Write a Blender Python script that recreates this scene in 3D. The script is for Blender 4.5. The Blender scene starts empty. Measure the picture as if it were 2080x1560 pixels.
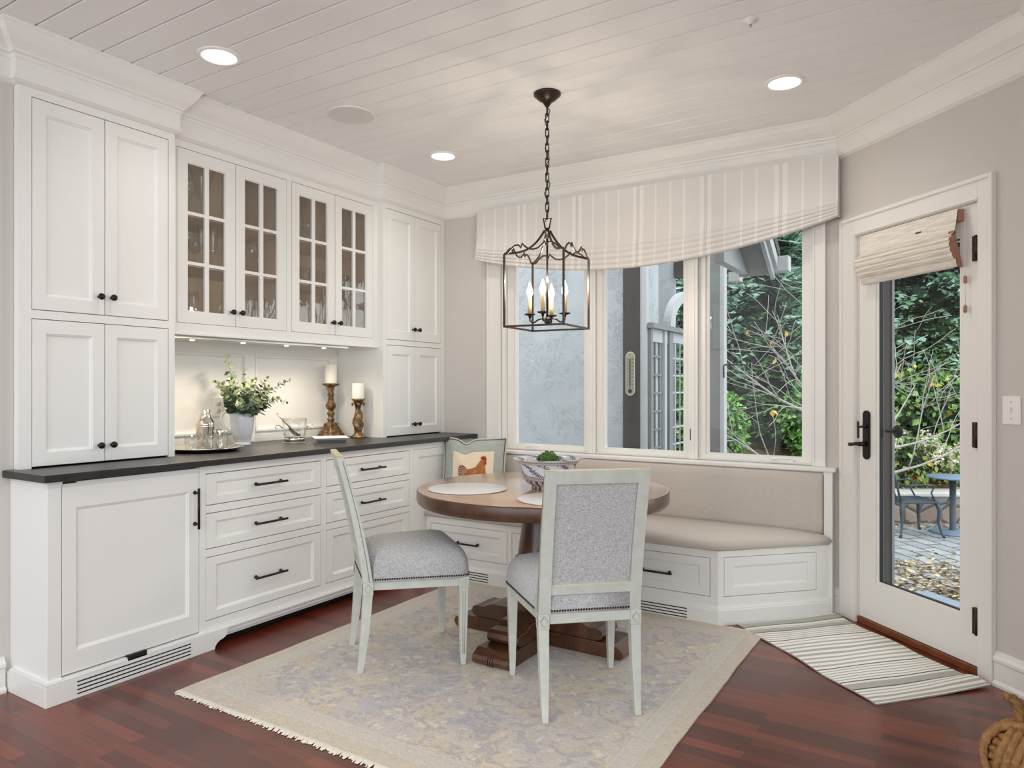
import bpy, math, random
from mathutils import Vector, Matrix
PI = math.pi
R = random.Random(7)
SC = bpy.context.scene
COL = SC.collection

# ------------------------------------------------------------------ mesh builder
def V3(*a): return Vector(a)

class Frame:
    """a local frame on a plane: u along, v up, n outwards"""
    def __init__(s, o, u, n, v=(0, 0, 1)):
        s.o = Vector(o); s.u = Vector(u).normalized(); s.v = Vector(v).normalized(); s.n = Vector(n).normalized()
    def __call__(s, u, v, n=0.0): return s.o + s.u * u + s.v * v + s.n * n

WORLD = Frame((0, 0, 0), (1, 0, 0), (0, 0, 1), (0, 1, 0))   # u=x v=y n=z

class MB:
    def __init__(s): s.v = []; s.f = []; s.mi = []; s.sm = []; s.uv = []
    def add(s, vs, fs, m=0, sm=False, uvs=None):
        b = len(s.v); s.v += [Vector(p) for p in vs]
        for i, f in enumerate(fs):
            s.f.append([b + k for k in f]); s.mi.append(m); s.sm.append(sm)
            s.uv.append(uvs[i] if uvs else [(0, 0)] * len(f))
        return s
    def fbox(s, fr, u0, u1, v0, v1, n0, n1, m=0):
        p = [fr(u, v, n) for n in (n0, n1) for v in (v0, v1) for u in (u0, u1)]
        return s.add(p, [(0, 2, 3, 1), (4, 5, 7, 6), (0, 1, 5, 4), (2, 6, 7, 3), (0, 4, 6, 2), (1, 3, 7, 5)], m)
    def box(s, x0, x1, y0, y1, z0, z1, m=0): return s.fbox(WORLD, x0, x1, y0, y1, z0, z1, m)
    def loops(s, loops, m=0, sm=False, cap0=False, cap1=False, closed=True, uv=False):
        """quads between successive point loops"""
        n = len(loops[0]); vs = [p for l in loops for p in l]; fs = []; uvs = []
        L = len(loops)
        for i in range(L - 1):
            for j in range(n if closed else n - 1):
                k = (j + 1) % n
                fs.append((i * n + j, i * n + k, (i + 1) * n + k, (i + 1) * n + j))
                uvs.append([(j / n, i / (L - 1)), ((j + 1) / n, i / (L - 1)), ((j + 1) / n, (i + 1) / (L - 1)), (j / n, (i + 1) / (L - 1))])
        if cap0: fs.append(tuple(range(n))[::-1]); uvs.append([(0, 0)] * n)
        if cap1: fs.append(tuple((L - 1) * n + j for j in range(n))); uvs.append([(0, 1)] * n)
        return s.add(vs, fs, m, sm, uvs)
    def lathe(s, prof, c=(0, 0, 0), seg=24, m=0, sm=True, cap0=True, cap1=True, fr=None, rf=None, ph=0.0):
        """prof: list of (r, z); fr optional Frame whose n is the axis"""
        c = Vector(c); ls = []
        for r, z in prof:
            l = []
            for j in range(seg):
                a = 2 * PI * j / seg + ph; rr = r * (rf(a, z) if rf else 1)
                l.append(fr(rr * math.cos(a), rr * math.sin(a), z) if fr else c + Vector((rr * math.cos(a), rr * math.sin(a), z)))
            ls.append(l)
        return s.loops(ls, m, sm, cap0, cap1)
    def prism(s, poly, fr, n0, n1, m=0):
        k = len(poly)
        p = [fr(a, b, n0) for a, b in poly] + [fr(a, b, n1) for a, b in poly]
        fs = [tuple(range(k))[::-1], tuple(range(k, 2 * k))] + [(i, (i + 1) % k, k + (i + 1) % k, k + i) for i in range(k)]
        return s.add(p, fs, m)
    def tube(s, path, r, seg=8, m=0, sm=True, closed=False, rf=None, up=None, flat=None):
        """sweep a circle (or rf(i,theta) radius factor, or flat=(w,h) rectangle) along path"""
        P = [Vector(p) for p in path]; n = len(P); ls = []
        T = []
        for i in range(n):
            a = P[(i - 1) % n] if (closed or i > 0) else P[0]
            b = P[(i + 1) % n] if (closed or i < n - 1) else P[-1]
            t = (b - a)
            T.append(t.normalized() if t.length > 1e-9 else Vector((0, 0, 1)))
        u = Vector(up) if up else (Vector((0, 0, 1)) if abs(T[0].z) < .9 else Vector((1, 0, 0)))
        N = (u - T[0] * u.dot(T[0])).normalized()
        for i in range(n):
            N = (N - T[i] * N.dot(T[i]))
            N = N.normalized() if N.length > 1e-6 else T[i].orthogonal().normalized()
            B = T[i].cross(N)
            rr = r(i / (n - 1)) if callable(r) else (r[i] if isinstance(r, (list, tuple)) else r)
            l = []
            if flat:
                w, h = flat[0] / 2, flat[1] / 2
                for a, b in ((-w, -h), (w, -h), (w, h), (-w, h)): l.append(P[i] + N * b + B * a)
            else:
                for j in range(seg):
                    th = 2 * PI * j / seg; q = rr * (rf(i, th) if rf else 1)
                    l.append(P[i] + N * (q * math.cos(th)) + B * (q * math.sin(th)))
            ls.append(l)
        if closed: ls.append(ls[0])
        return s.loops(ls, m, sm and not flat, not closed, not closed)
    def cyl(s, a, b, r, seg=12, m=0): return s.tube([a, b], r, seg, m)
    def ball(s, c, r, seg=14, rings=9, m=0, sc=(1, 1, 1)):
        c = Vector(c); ls = []
        for i in range(rings + 1):
            a = -PI / 2 + PI * i / rings
            q = max(math.cos(a), 1e-3)
            ls.append([c + Vector((r * sc[0] * q * math.cos(2 * PI * j / seg), r * sc[1] * q * math.sin(2 * PI * j / seg), r * sc[2] * math.sin(a))) for j in range(seg)])
        return s.loops(ls, m, True, True, True)
    def front(s, fr, u0, u1, v0, v1, n, st=.053, dep=.010, bev=.012, th=.02, m=0):
        """a shaker front: outer frame, moulded step, recessed panel; st may be (left/right, top/bottom)"""
        sx, sy = st if isinstance(st, tuple) else (st, st)
        def rect(d, dy, nn): return [fr(u0 + d, v0 + dy, nn), fr(u1 - d, v0 + dy, nn), fr(u1 - d, v1 - dy, nn), fr(u0 + d, v1 - dy, nn)]
        s.loops([rect(0, 0, n - th), rect(0, 0, n - .0015), rect(.0015, .0015, n), rect(sx, sy, n), rect(sx + .002, sy + .002, n - .004),
                 rect(sx + .005, sy + .005, n - .0045), rect(sx + bev, sy + bev, n - dep)], m, False, True, True)
        return s
    def build(s, name, mats, parent=None, origin=None, bevel=None, subd=0, segs=2):
        if parent is not None and origin is None:
            r = parent
            while r.parent: r = r.parent
            origin = r.get('_o', (0, 0, 0))
        o = Vector(origin) if origin is not None else Vector((0, 0, 0))
        me = bpy.data.meshes.new(name)
        me.from_pydata([tuple(p - o) for p in s.v], [], s.f)
        me.polygons.foreach_set('material_index', s.mi); me.polygons.foreach_set('use_smooth', s.sm)
        if any(any(q != (0, 0) for q in l) for l in s.uv):
            uvl = me.uv_layers.new(name='UVMap'); k = 0
            for l in s.uv:
                for q in l: uvl.data[k].uv = q; k += 1
        for mt in (mats if isinstance(mats, (list, tuple)) else [mats]): me.materials.append(mt)
        me.update()
        ob = bpy.data.objects.new(name, me); COL.objects.link(ob)
        if parent is not None: ob.parent = parent
        else: ob.location = o
        if bevel:
            b = ob.modifiers.new('bevel', 'BEVEL'); b.width = bevel; b.segments = segs; b.limit_method = 'ANGLE'; b.angle_limit = math.radians(40)
        if subd:
            b = ob.modifiers.new('sub', 'SUBSURF'); b.levels = subd; b.render_levels = subd
        return ob

def thing(name, label, cat, loc=(0, 0, 0), rz=0.0, group=None, local=False):
    o = bpy.data.objects.new(name, None); COL.objects.link(o)
    o.empty_display_size = .1
    o.location = loc; o.rotation_euler = (0, 0, rz)
    o['label'] = label; o['category'] = cat
    if group: o['group'] = group
    o['_o'] = (0, 0, 0) if local else tuple(loc)
    return o
def tag(o, label, cat, group=None, kind=None, center=True):
    if center and o.type == 'MESH' and o.parent is None and o.location.length < 1e-9:
        xs = [v.co for v in o.data.vertices]
        c = Vector((sum(p.x for p in xs) / len(xs), sum(p.y for p in xs) / len(xs), min(p.z for p in xs)))
        o.data.transform(Matrix.Translation(-c)); o.location = c; o['_o'] = tuple(c)
    o['label'] = label; o['category'] = cat
    if group: o['group'] = group
    if kind: o['kind'] = kind
    return o
def struct(o, label=None, cat=None):
    o['kind'] = 'structure'
    if label: o['label'] = label
    if cat: o['category'] = cat
    return o
def dup(root, loc=None, rz=None, label=None, group=None, scale=None):
    r = root.copy(); COL.objects.link(r)
    if loc is not None: r.location = loc
    if rz is not None: r.rotation_euler = (0, 0, rz)
    if scale is not None: r.scale = (scale,) * 3 if not isinstance(scale, tuple) else scale
    if label: r['label'] = label
    if group: r['group'] = group
    def rec(src, dst):
        for ch in list(src.children):
            c = ch.copy(); COL.objects.link(c); c.parent = dst; rec(ch, c)
    rec(root, r)
    return r

# ------------------------------------------------------------------ materials
def lin(r, g, b):
    f = lambda c: (c / 255) / 12.92 if c / 255 <= .04045 else ((c / 255 + .055) / 1.055) ** 2.4
    return (f(r), f(g), f(b), 1)
class NT:
    def __init__(s, name):
        s.m = bpy.data.materials.new(name); s.m.use_nodes = True; s.t = s.m.node_tree
        s.b = s.t.nodes['Principled BSDF']; s.out = s.t.nodes['Material Output']
    def n(s, typ, **kw):
        nd = s.t.nodes.new(typ)
        for k, v in kw.items():
            if k.startswith('i_'):
                key = k[2:].replace('_', ' ')
                nd.inputs[key].default_value = v
            else: setattr(nd, k, v)
        return nd
    def l(s, a, b): s.t.links.new(a, b)
    def coord(s, kind='Object', scale=(1, 1, 1), rot=(0, 0, 0), loc=(0, 0, 0)):
        tc = s.n('ShaderNodeTexCoord'); mp = s.n('ShaderNodeMapping')
        mp.inputs['Scale'].default_value = scale; mp.inputs['Rotation'].default_value = rot; mp.inputs['Location'].default_value = loc
        s.l(tc.outputs[kind], mp.inputs['Vector']); return mp.outputs['Vector']
    def noise(s, vec, scale, detail=3, rough=.5, dist=0):
        nd = s.n('ShaderNodeTexNoise'); nd.inputs['Scale'].default_value = scale; nd.inputs['Detail'].default_value = detail
        nd.inputs['Roughness'].default_value = rough; nd.inputs['Distortion'].default_value = dist
        s.l(vec, nd.inputs['Vector']); return nd
    def ramp(s, fac, stops, interp='LINEAR'):
        r = s.n('ShaderNodeValToRGB'); r.color_ramp.interpolation = interp
        e = r.color_ramp.elements
        while len(e) < len(stops): e.new(.5)
        for x, (p, c) in zip(e, stops): x.position = p; x.color = c if len(c) == 4 else (*c, 1)
        s.l(fac, r.inputs['Fac']); return r.outputs['Color']
    def mix(s, fac, a, b, mode='MIX'):
        m = s.n('ShaderNodeMix', data_type='RGBA', blend_type=mode)
        for inp, val in ((m.inputs[0], fac), (m.inputs[6], a), (m.inputs[7], b)):
            if hasattr(val, 'default_value') or hasattr(val, 'is_linked'): s.l(val, inp)
            else: inp.default_value = val
        return m.outputs[2]
    def math(s, op, a, b=None, clamp=False):
        m = s.n('ShaderNodeMath', operation=op); m.use_clamp = clamp
        for i, v in enumerate((a, b)):
            if v is None: continue
            if hasattr(v, 'is_linked'): s.l(v, m.inputs[i])
            else: m.inputs[i].default_value = v
        return m.outputs[0]
    def bump(s, h, strength=.3, dist=.01):
        b = s.n('ShaderNodeBump'); b.inputs['Strength'].default_value = strength; b.inputs['Distance'].default_value = dist
        s.l(h, b.inputs['Height']); s.l(b.outputs[0], s.b.inputs['Normal']); return b
    def set(s, **kw):
        for k, v in kw.items():
            s.b.inputs[k.replace('_', ' ')].default_value = v
        return s
def mat(name, col, rough=.5, metal=0.0, spec=.5, var=0.0, vscale=8, bump=0.0, bscale=60, coat=0.0, bdist=.002, vstretch=(1, 1, 1)):
    t = NT(name); c = col if len(col) == 4 else lin(*col)
    t.set(Base_Color=c, Roughness=rough, Metallic=metal, Specular_IOR_Level=spec, Coat_Weight=coat)
    if var or bump: vec = t.coord('Object', vstretch)
    if var:
        n = t.noise(vec, vscale, 4, .6)
        d = tuple(x * (1 - var) for x in c[:3]) + (1,); u = tuple(min(1, x * (1 + var)) for x in c[:3]) + (1,)
        t.l(t.ramp(n.outputs['Fac'], [(.3, d), (.7, u)]), t.b.inputs['Base Color'])
    if bump:
        n2 = t.noise(vec, bscale, 3); t.bump(n2.outputs['Fac'], bump, bdist)
    return t.m
def emit(name, col, strength):
    t = NT(name); t.set(Base_Color=(0, 0, 0, 1), Emission_Color=col, Emission_Strength=strength); return t.m
def glassmat(name, tint=(1, 1, 1, 1), ior=1.5, rough=.0, ripple=0.0, rscale=(1, 1, 1), extra=0.0):
    """thin clear glass: transparent + fresnel gloss, lets light pass"""
    t = NT(name); t.t.nodes.remove(t.b)
    tr = t.n('ShaderNodeBsdfTransparent'); tr.inputs[0].default_value = tint
    gl = t.n('ShaderNodeBsdfGlossy'); gl.inputs['Roughness'].default_value = rough
    lw = t.n('ShaderNodeLayerWeight'); lw.inputs['Blend'].default_value = .5
    f0 = ((ior - 1) / (ior + 1)) ** 2
    fr = t.math('ADD', t.math('MULTIPLY', t.math('POWER', lw.outputs['Facing'], 5), 1 - f0), f0 + extra, True)
    mx = t.n('ShaderNodeMixShader')
    if ripple:
        v = t.coord('Object', rscale); n = t.noise(v, 9, 3, .6, .6)
        b = t.n('ShaderNodeBump'); b.inputs['Strength'].default_value = ripple; b.inputs['Distance'].default_value = .02
        t.l(n.outputs['Fac'], b.inputs['Height']); t.l(b.outputs[0], gl.inputs['Normal'])
    t.l(fr, mx.inputs[0]); t.l(tr.outputs[0], mx.inputs[1]); t.l(gl.outputs[0], mx.inputs[2]); t.l(mx.outputs[0], t.out.inputs[0])
    return t.m

M = {}
M['cab'] = mat('cabinet_white_paint', (236, 235, 232), .38, spec=.4)
M['trim'] = mat('trim_white_paint', (234, 231, 226), .34, spec=.45)
M['ceil'] = mat('ceiling_white_paint', (240, 240, 240), .4, spec=.45)
M['wall'] = mat('greige_wall_paint', (206, 201, 195), .75, spec=.2, bump=.05, bscale=300)
M['dark'] = mat('shadow_gap_dark', (38, 36, 34), .9, spec=.1)
M['counter'] = mat('honed_black_stone', (40, 38, 38), .33, spec=.5, var=.35, vscale=30, bump=.15, bscale=140)
M['bronze'] = mat('dark_bronze', (38, 33, 31), .34, metal=.55, bump=.15, bscale=120)
M['lantern'] = mat('aged_bronze_iron', (62, 52, 46), .33, metal=.75, bump=.2, bscale=90)
M['hinge'] = mat('oil_rubbed_bronze', (56, 42, 37), .38, metal=.6)
M['silver'] = mat('polished_silver', (222, 216, 206), .1, metal=1)
M['chrome'] = mat('brushed_steel', (190, 186, 180), .22, metal=1)
M['gold'] = NT('antique_gilt').m
t = NT('antique_gilt'); v = t.coord('Object'); n = t.noise(v, 38, 4, .65)
t.l(t.ramp(n.outputs['Fac'], [(.36, lin(58, 42, 28)), (.54, lin(128, 100, 66)), (.76, lin(196, 170, 124))]), t.b.inputs['Base Color'])
t.set(Metallic=.45, Roughness=.4); t.bump(t.noise(v, 70, 3).outputs['Fac'], .6, .006); M['gold'] = t.m
M['candle'] = mat('ivory_wax', (243, 239, 226), .5, spec=.3)
M['ceramic'] = mat('glossy_white_ceramic', (226, 228, 232), .13, spec=.5, coat=.3)
M['plastic'] = mat('white_plastic', (240, 237, 232), .35)
M['glass'] = glassmat('window_glass', (.985, .99, .985, 1), 1.24)
M['cabglass'] = glassmat('rippled_cabinet_glass', (.975, .98, .97, 1), 1.5, .0, .22, (1, 1, .35), extra=.045)
M['crystal'] = glassmat('clear_drinking_glass', (.98, .985, .982, 1), 1.55, .03, extra=.03)
M['inside'] = mat('pale_maple_interior', (226, 206, 178), .5, var=.1, vscale=5, vstretch=(1, 1, .15))
M['rope'] = mat('manila_rope', (158, 118, 78), .85, spec=.15, var=.35, vscale=60, bump=.4, bscale=220)
M['green'] = [mat('eucalyptus_leaf_grey', (100, 120, 104), .55), mat('eucalyptus_leaf_olive', (112, 124, 88), .5), mat('eucalyptus_leaf_dark', (68, 88, 66), .5), mat('eucalyptus_stem', (128, 106, 72), .6)]
M['moss'] = mat('boxwood_green', (66, 108, 34), .6, var=.45, vscale=60)
M['mat_white'] = mat('pale_grey_lacquer', (222, 225, 226), .3, coat=.2)
M['black'] = mat('matt_black', (22, 21, 20), .6)
M['speaker'] = mat('speaker_grille_cloth', (226, 225, 223), .8, bump=.2, bscale=900)
M['led'] = emit('downlight_glow', (1, .95, .88, 1), 9)
M['puck'] = emit('puck_glow', (1, .93, .8, 1), 14)
M['bulb'] = emit('candle_bulb_glow', (1, .86, .62, 1), 26)
M['sleeve'] = mat('ivory_candle_sleeve', (226, 196, 142), .5)

# painted grey green chair wood, lightly rubbed
t = NT('chair_grey_green_paint'); v = t.coord('Object'); n = t.noise(v, 14, 5, .65)
t.l(t.ramp(n.outputs['Fac'], [(.3, lin(186, 189, 180)), (.7, lin(204, 206, 198))]), t.b.inputs['Base Color']); t.set(Roughness=.42)
M['chairwood'] = t.m
M['rubbed'] = mat('chair_rubbed_edge', (220, 206, 164), .5)
M['groove'] = mat('chair_dark_groove_line', (86, 88, 78), .6)  # thin dark tubes drawing the groove lines on the chair
# woven fabric
def weave(name, c1, c2, fine, rough=.9, bump=.4):
    t = NT(name); f = None
    for st in ((1, .25, .25), (.25, .25, 1), (.25, 1, .25)):
        n = t.noise(t.coord('Object', st), fine, 1, .5); f = n.outputs['Fac'] if f is None else t.math('ADD', f, n.outputs['Fac'])
    f = t.math('MULTIPLY', f, .3333)
    t.l(t.ramp(f, [(.36, lin(*c1)), (.64, lin(*c2))]), t.b.inputs['Base Color']); t.set(Roughness=rough, Specular_IOR_Level=.15, Sheen_Weight=.15)
    t.bump(f, bump, .002); return t.m
M['chairfab'] = weave('chair_woven_linen', (148, 148, 151), (206, 205, 203), 560, bump=.5)
M['benchfab'] = weave('bench_linen', (190, 181, 172), (207, 199, 190), 600, bump=.2)
M['pillow'] = mat('pillow_duck_egg_cloth', (166, 170, 164), .8, var=.08, vscale=20, bump=.1, bscale=400)
M['pipe'] = mat('pillow_pale_piping', (198, 200, 190), .8)
M['pipe2'] = mat('pillow_dark_piping', (72, 76, 74), .8)
M['canvas'] = mat('pillow_cream_canvas', (232, 214, 188), .85, var=.05, vscale=30)
M['rust'] = mat('printed_rust_feather', (168, 106, 58), .85, var=.45, vscale=60, vstretch=(1, 1, .4))
M['tail'] = mat('printed_tail_feather', (140, 92, 78), .85, var=.4, vscale=90)
M['red'] = mat('printed_red_comb', (150, 50, 40), .85)
# table wood
def wood(name, stops, scale=3, stretch=(.12, 1, 1), rough=.35, coat=.25, bump=.15):
    t = NT(name); v = t.coord('Object', stretch); n = t.noise(v, scale, 6, .6, 1.2)
    v2 = t.coord('Object', tuple(x * 6 for x in stretch)); n2 = t.noise(v2, scale * 3, 4, .6)
    f = t.math('ADD', t.math('MULTIPLY', n.outputs['Fac'], .7), t.math('MULTIPLY', n2.outputs['Fac'], .3))
    t.l(t.ramp(f, stops), t.b.inputs['Base Color']); t.set(Roughness=rough, Coat_Weight=coat, Coat_Roughness=.2)
    t.bump(n2.outputs['Fac'], bump, .002); return t.m
M['tabletop'] = wood('table_top_waxed_pine', [(.3, lin(140, 92, 56)), (.5, lin(184, 134, 88)), (.72, lin(206, 162, 114))], 5, (.16, 1.4, 1), .16, 1, .08)
M['tabledark'] = wood('table_dark_walnut_stain', [(.3, lin(46, 28, 18)), (.5, lin(80, 49, 31)), (.75, lin(118, 78, 50))], 6, (1, 1, .5), .3, .35)
M['threshold'] = wood('threshold_oak', [(.3, lin(92, 48, 24)), (.7, lin(140, 80, 44))], 6, (1, 1, 1), .35)
# floor: narrow cherry boards running along X
t = NT('cherry_floor_boards'); v = t.coord('Object')
br = t.n('ShaderNodeTexBrick'); br.offset = .37; br.offset_frequency = 2; br.squash = 1
br.inputs['Scale'].default_value = 1; br.inputs['Brick Width'].default_value = .62; br.inputs['Row Height'].default_value = .0572
br.inputs['Mortar Size'].default_value = .0008; br.inputs['Mortar Smooth'].default_value = .2; br.inputs['Bias'].default_value = 0
br.inputs['Color1'].default_value = (0, 0, 0, 1); br.inputs['Color2'].default_value = (1, 1, 1, 1); br.inputs['Mortar'].default_value = (.5, .5, .5, 1)
t.l(v, br.inputs['Vector'])
g1 = t.noise(t.coord('Object', (1.2, 22, 1)), 3, 5, .65, .6); g2 = t.noise(t.coord('Object', (.7, 1.0, 1)), 2.2, 3)
f = t.math('ADD', t.math('MULTIPLY', br.outputs['Color'], .30), t.math('ADD', t.math('MULTIPLY', g1.outputs['Fac'], .56), t.math('MULTIPLY', g2.outputs['Fac'], .16)))
c = t.ramp(f, [(.2, lin(50, 19, 12)), (.45, lin(90, 36, 22)), (.68, lin(126, 56, 34)), (.9, lin(154, 78, 47))])
c = t.mix(br.outputs['Fac'], c, lin(34, 16, 12)); t.l(c, t.b.inputs['Base Color'])
rr = t.ramp(g1.outputs['Fac'], [(.3, (.27, .27, .27)), (.7, (.4, .4, .4))]); t.l(rr, t.b.inputs['Roughness'])
t.set(Coat_Weight=.4, Coat_Roughness=.2, Specular_IOR_Level=.4); t.bump(t.math('SUBTRACT', g1.outputs['Fac'], t.math('MULTIPLY', br.outputs['Fac'], 1.5)), .12, .002)
M['floor'] = t.m
# rug
t = NT('faded_oriental_rug'); tc = t.n('ShaderNodeTexCoord'); v = tc.outputs['Object']
sx = t.n('ShaderNodeSeparateXYZ'); t.l(v, sx.inputs[0])
n0 = t.noise(v, 3.2, 3, .5); n1 = t.noise(v, 11, 4, .6, 1.6); n2 = t.noise(v, 260, 2, .6)
ground = t.ramp(n0.outputs['Fac'], [(.36, lin(184, 180, 186)), (.5, lin(206, 194, 184)), (.64, lin(214, 198, 170))])
field = t.mix(t.ramp(n1.outputs['Fac'], [(.5, (0, 0, 0)), (.58, (.75, .75, .75))]), ground, lin(158, 154, 164))
vo = t.n('ShaderNodeTexVoronoi', feature='DISTANCE_TO_EDGE'); vo.inputs['Scale'].default_value = 4.6; 
wv = t.n('ShaderNodeVectorMath', operation='ADD'); 
nw = t.noise(v, 5, 2); sc_ = t.n('ShaderNodeVectorMath', operation='SCALE'); sc_.inputs['Scale'].default_value = .22
t.l(nw.outputs['Color'], sc_.inputs[0]); t.l(v, wv.inputs[0]); t.l(sc_.outputs[0], wv.inputs[1]); t.l(wv.outputs[0], vo.inputs['Vector'])
vine = t.ramp(vo.outputs['Distance'], [(.018, (.8, .8, .8)), (.032, (0, 0, 0))])
c = t.mix(vine, field, lin(206, 190, 158))
wv2 = t.n('ShaderNodeVectorMath', operation='ADD'); nw2 = t.noise(v, 34, 2); sc2 = t.n('ShaderNodeVectorMath', operation='SCALE'); sc2.inputs['Scale'].default_value = .075; t.l(nw2.outputs['Color'], sc2.inputs[0]); t.l(v, wv2.inputs[0]); t.l(sc2.outputs[0], wv2.inputs[1])
vf = t.n('ShaderNodeTexVoronoi', feature='F1'); vf.inputs['Scale'].default_value = 13; vf.inputs['Randomness'].default_value = .75; t.l(wv2.outputs[0], vf.inputs['Vector'])
n5 = t.noise(v, 60, 2)
fl = t.ramp(t.math('ADD', vf.outputs['Distance'], t.math('MULTIPLY', n5.outputs['Fac'], .3)), [(.33, (.7, .7, .7)), (.42, (0, 0, 0))])
c = t.mix(fl, c, lin(234, 225, 210))
vg = t.n('ShaderNodeTexVoronoi', feature='F1', distance='CHEBYCHEV'); vg.inputs['Scale'].default_value = 3.3; vg.inputs['Randomness'].default_value = .55; t.l(v, vg.inputs['Vector'])
gm = t.ramp(t.math('ADD', vg.outputs['Distance'], t.math('MULTIPLY', n1.outputs['Fac'], .4)), [(.29, (.7, .7, .7)), (.36, (0, 0, 0))])
c = t.mix(gm, c, lin(212, 184, 136))
ax = t.math('ABSOLUTE', sx.outputs[0]); ay = t.math('ABSOLUTE', sx.outputs[1])
ex = t.math('SUBTRACT', .947, ax); ey = t.math('SUBTRACT', .985, ay); ed = t.math('MINIMUM', ex, ey)
bord = t.ramp(ed, [(0, lin(204, 191, 170)), (.062, lin(202, 188, 166)), (.07, lin(214, 205, 192)), (.078, lin(206, 199, 188)), (.125, lin(202, 194, 184)), (.138, lin(214, 205, 192)), (.146, lin(200, 188, 168))], 'CONSTANT')
bf = t.ramp(ed, [(.154, (1, 1, 1)), (.158, (0, 0, 0))])
bn = t.mix(t.ramp(t.noise(v, 26, 3).outputs['Fac'], [(.5, (0, 0, 0)), (.56, (.6, .6, .6))]), bord, lin(212, 200, 178))
c = t.mix(bf, c, bn); n6 = t.noise(t.coord('Object', (1, 5, 1)), 75, 3, .7)
c = t.mix(t.ramp(n6.outputs['Fac'], [(.5, (0, 0, 0)), (.66, (.55, .55, .55))]), c, lin(242, 236, 226)); c = t.mix(t.ramp(n6.outputs['Fac'], [(.32, (.45, .45, .45)), (.46, (0, 0, 0))]), c, lin(140, 132, 134))
c = t.mix(t.math('MULTIPLY', n2.outputs['Fac'], .15), c, lin(150, 142, 138))
c = t.mix(.12, c, lin(236, 226, 214))
t.l(c, t.b.inputs['Base Color']); t.set(Roughness=.95, Specular_IOR_Level=.1, Sheen_Weight=.25)
t.bump(t.noise(t.coord('Object', (1, 9, 1)), 90, 3).outputs['Fac'], .5, .004); M['rug'] = t.m
M['fringe'] = mat('rug_cream_fringe', (232, 224, 210), .95, bump=.3, bscale=200)
M['mg'] = mat('mat_grey_stripe', (180, 178, 170), .95, bump=.4, bscale=500); M['mw'] = mat('mat_cream_stripe', (240, 236, 228), .95, bump=.4, bscale=500); M['mb'] = mat('mat_charcoal_stripe', (78, 76, 78), .95)
# striped valance cloth (u in metres along the window)
t = NT('striped_linen_valance'); uv = t.n('ShaderNodeUVMap'); sp = t.n('ShaderNodeSeparateXYZ'); t.l(uv.outputs[0], sp.inputs[0])
fr_ = t.math('FRACT', t.math('DIVIDE', t.math('ADD', sp.outputs[0], .06), .43))
bs = lin(219, 215, 211); lt = lin(231, 227, 223); dk = lin(203, 197, 193)
c = t.ramp(fr_, [(0, bs), (.06, lt), (.115, bs), (.128, dk), (.135, bs), (.15, dk), (.158, bs), (.165, lt), (.225, bs), (.40, lt), (.425, bs), (.62, lt), (.645, bs), (.82, lt), (.845, bs)], 'CONSTANT')
t.l(c, t.b.inputs['Base Color']); t.set(Roughness=.9, Specular_IOR_Level=.1)
t.bump(t.noise(t.coord('Object'), 420, 2).outputs['Fac'], .25, .001); M['valance'] = t.m
t = NT('woven_wood_shade'); v = t.coord('Object', (1, 1, 1)); sp = t.n('ShaderNodeSeparateXYZ'); t.l(v, sp.inputs[0])
w = t.n('ShaderNodeTexWave', wave_type='BANDS', bands_direction='Z'); w.inputs['Scale'].default_value = 55; w.inputs['Distortion'].default_value = .6; w.inputs['Detail'].default_value = 3; t.l(v, w.inputs['Vector'])
n = t.noise(t.coord('Object', (1, 1, 14)), 9, 3)
t.l(t.ramp(n.outputs['Fac'], [(.35, lin(216, 206, 195)), (.65, lin(238, 231, 222))]), t.b.inputs['Base Color'])
t.set(Roughness=.85); t.bump(w.outputs['Fac'], .35, .002); M['shade'] = t.m
M['shadeback'] = mat('shade_raw_bamboo_edge', (166, 124, 100), .8, var=.2, vscale=60, bump=.4, bscale=200)
# stucco outside
t = NT('skip_trowel_stucco'); v = t.coord('Object'); n = t.noise(v, 7.5, 5, .62, 1.4)
rid = t.math('MULTIPLY', t.ramp(n.outputs['Fac'], [(.455, (0, 0, 0)), (.492, (1, 1, 1)), (.500, (1, 1, 1)), (.512, (0, 0, 0))]), t.ramp(t.noise(v, 4.5, 2).outputs['Fac'], [(.46, (0, 0, 0)), (.53, (1, 1, 1))]))
vor = t.n('ShaderNodeTexVoronoi', feature='F1'); vor.inputs['Scale'].default_value = 7; t.l(v, vor.inputs['Vector'])
h = t.math('ADD', t.math('MULTIPLY', rid, -1), t.math('MULTIPLY', t.noise(v, 22, 3).outputs['Fac'], .3))
t.l(t.ramp(t.noise(v, 2, 3).outputs['Fac'], [(.35, lin(168, 172, 176)), (.65, lin(181, 184, 187))]), t.b.inputs['Base Color'])
t.set(Roughness=.9); t.bump(h, .5, .016); M['stucco'] = t.m
M['timber'] = mat('dark_brown_timber', (66, 61, 56), .7, var=.15, vscale=4, vstretch=(6, 6, .4))
M['extgrey'] = mat('grey_exterior_paint', (126, 128, 129), .6, var=.06)
M['extwhite'] = mat('pale_exterior_paint', (180, 182, 183), .6, var=.05)
M['soffit'] = mat('soffit_grey_board', (142, 142, 139), .7)
M['thermo'] = mat('thermometer_face', (150, 147, 130), .5); M['thermorim'] = mat('thermometer_rim', (206, 200, 176), .4); M['ink'] = mat('printed_dark_ink', (42, 40, 34), .7)
M['iron'] = mat('blue_grey_cast_iron', (72, 82, 92), .5, metal=.3, bump=.2)
M['irontop'] = mat('weathered_slate_blue_top', (118, 138, 160), .55, var=.15, vscale=12)
t = NT('stone_pavers'); v = t.coord('Object', (1, 1, 1), (0, 0, .9)); br = t.n('ShaderNodeTexBrick')
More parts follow.
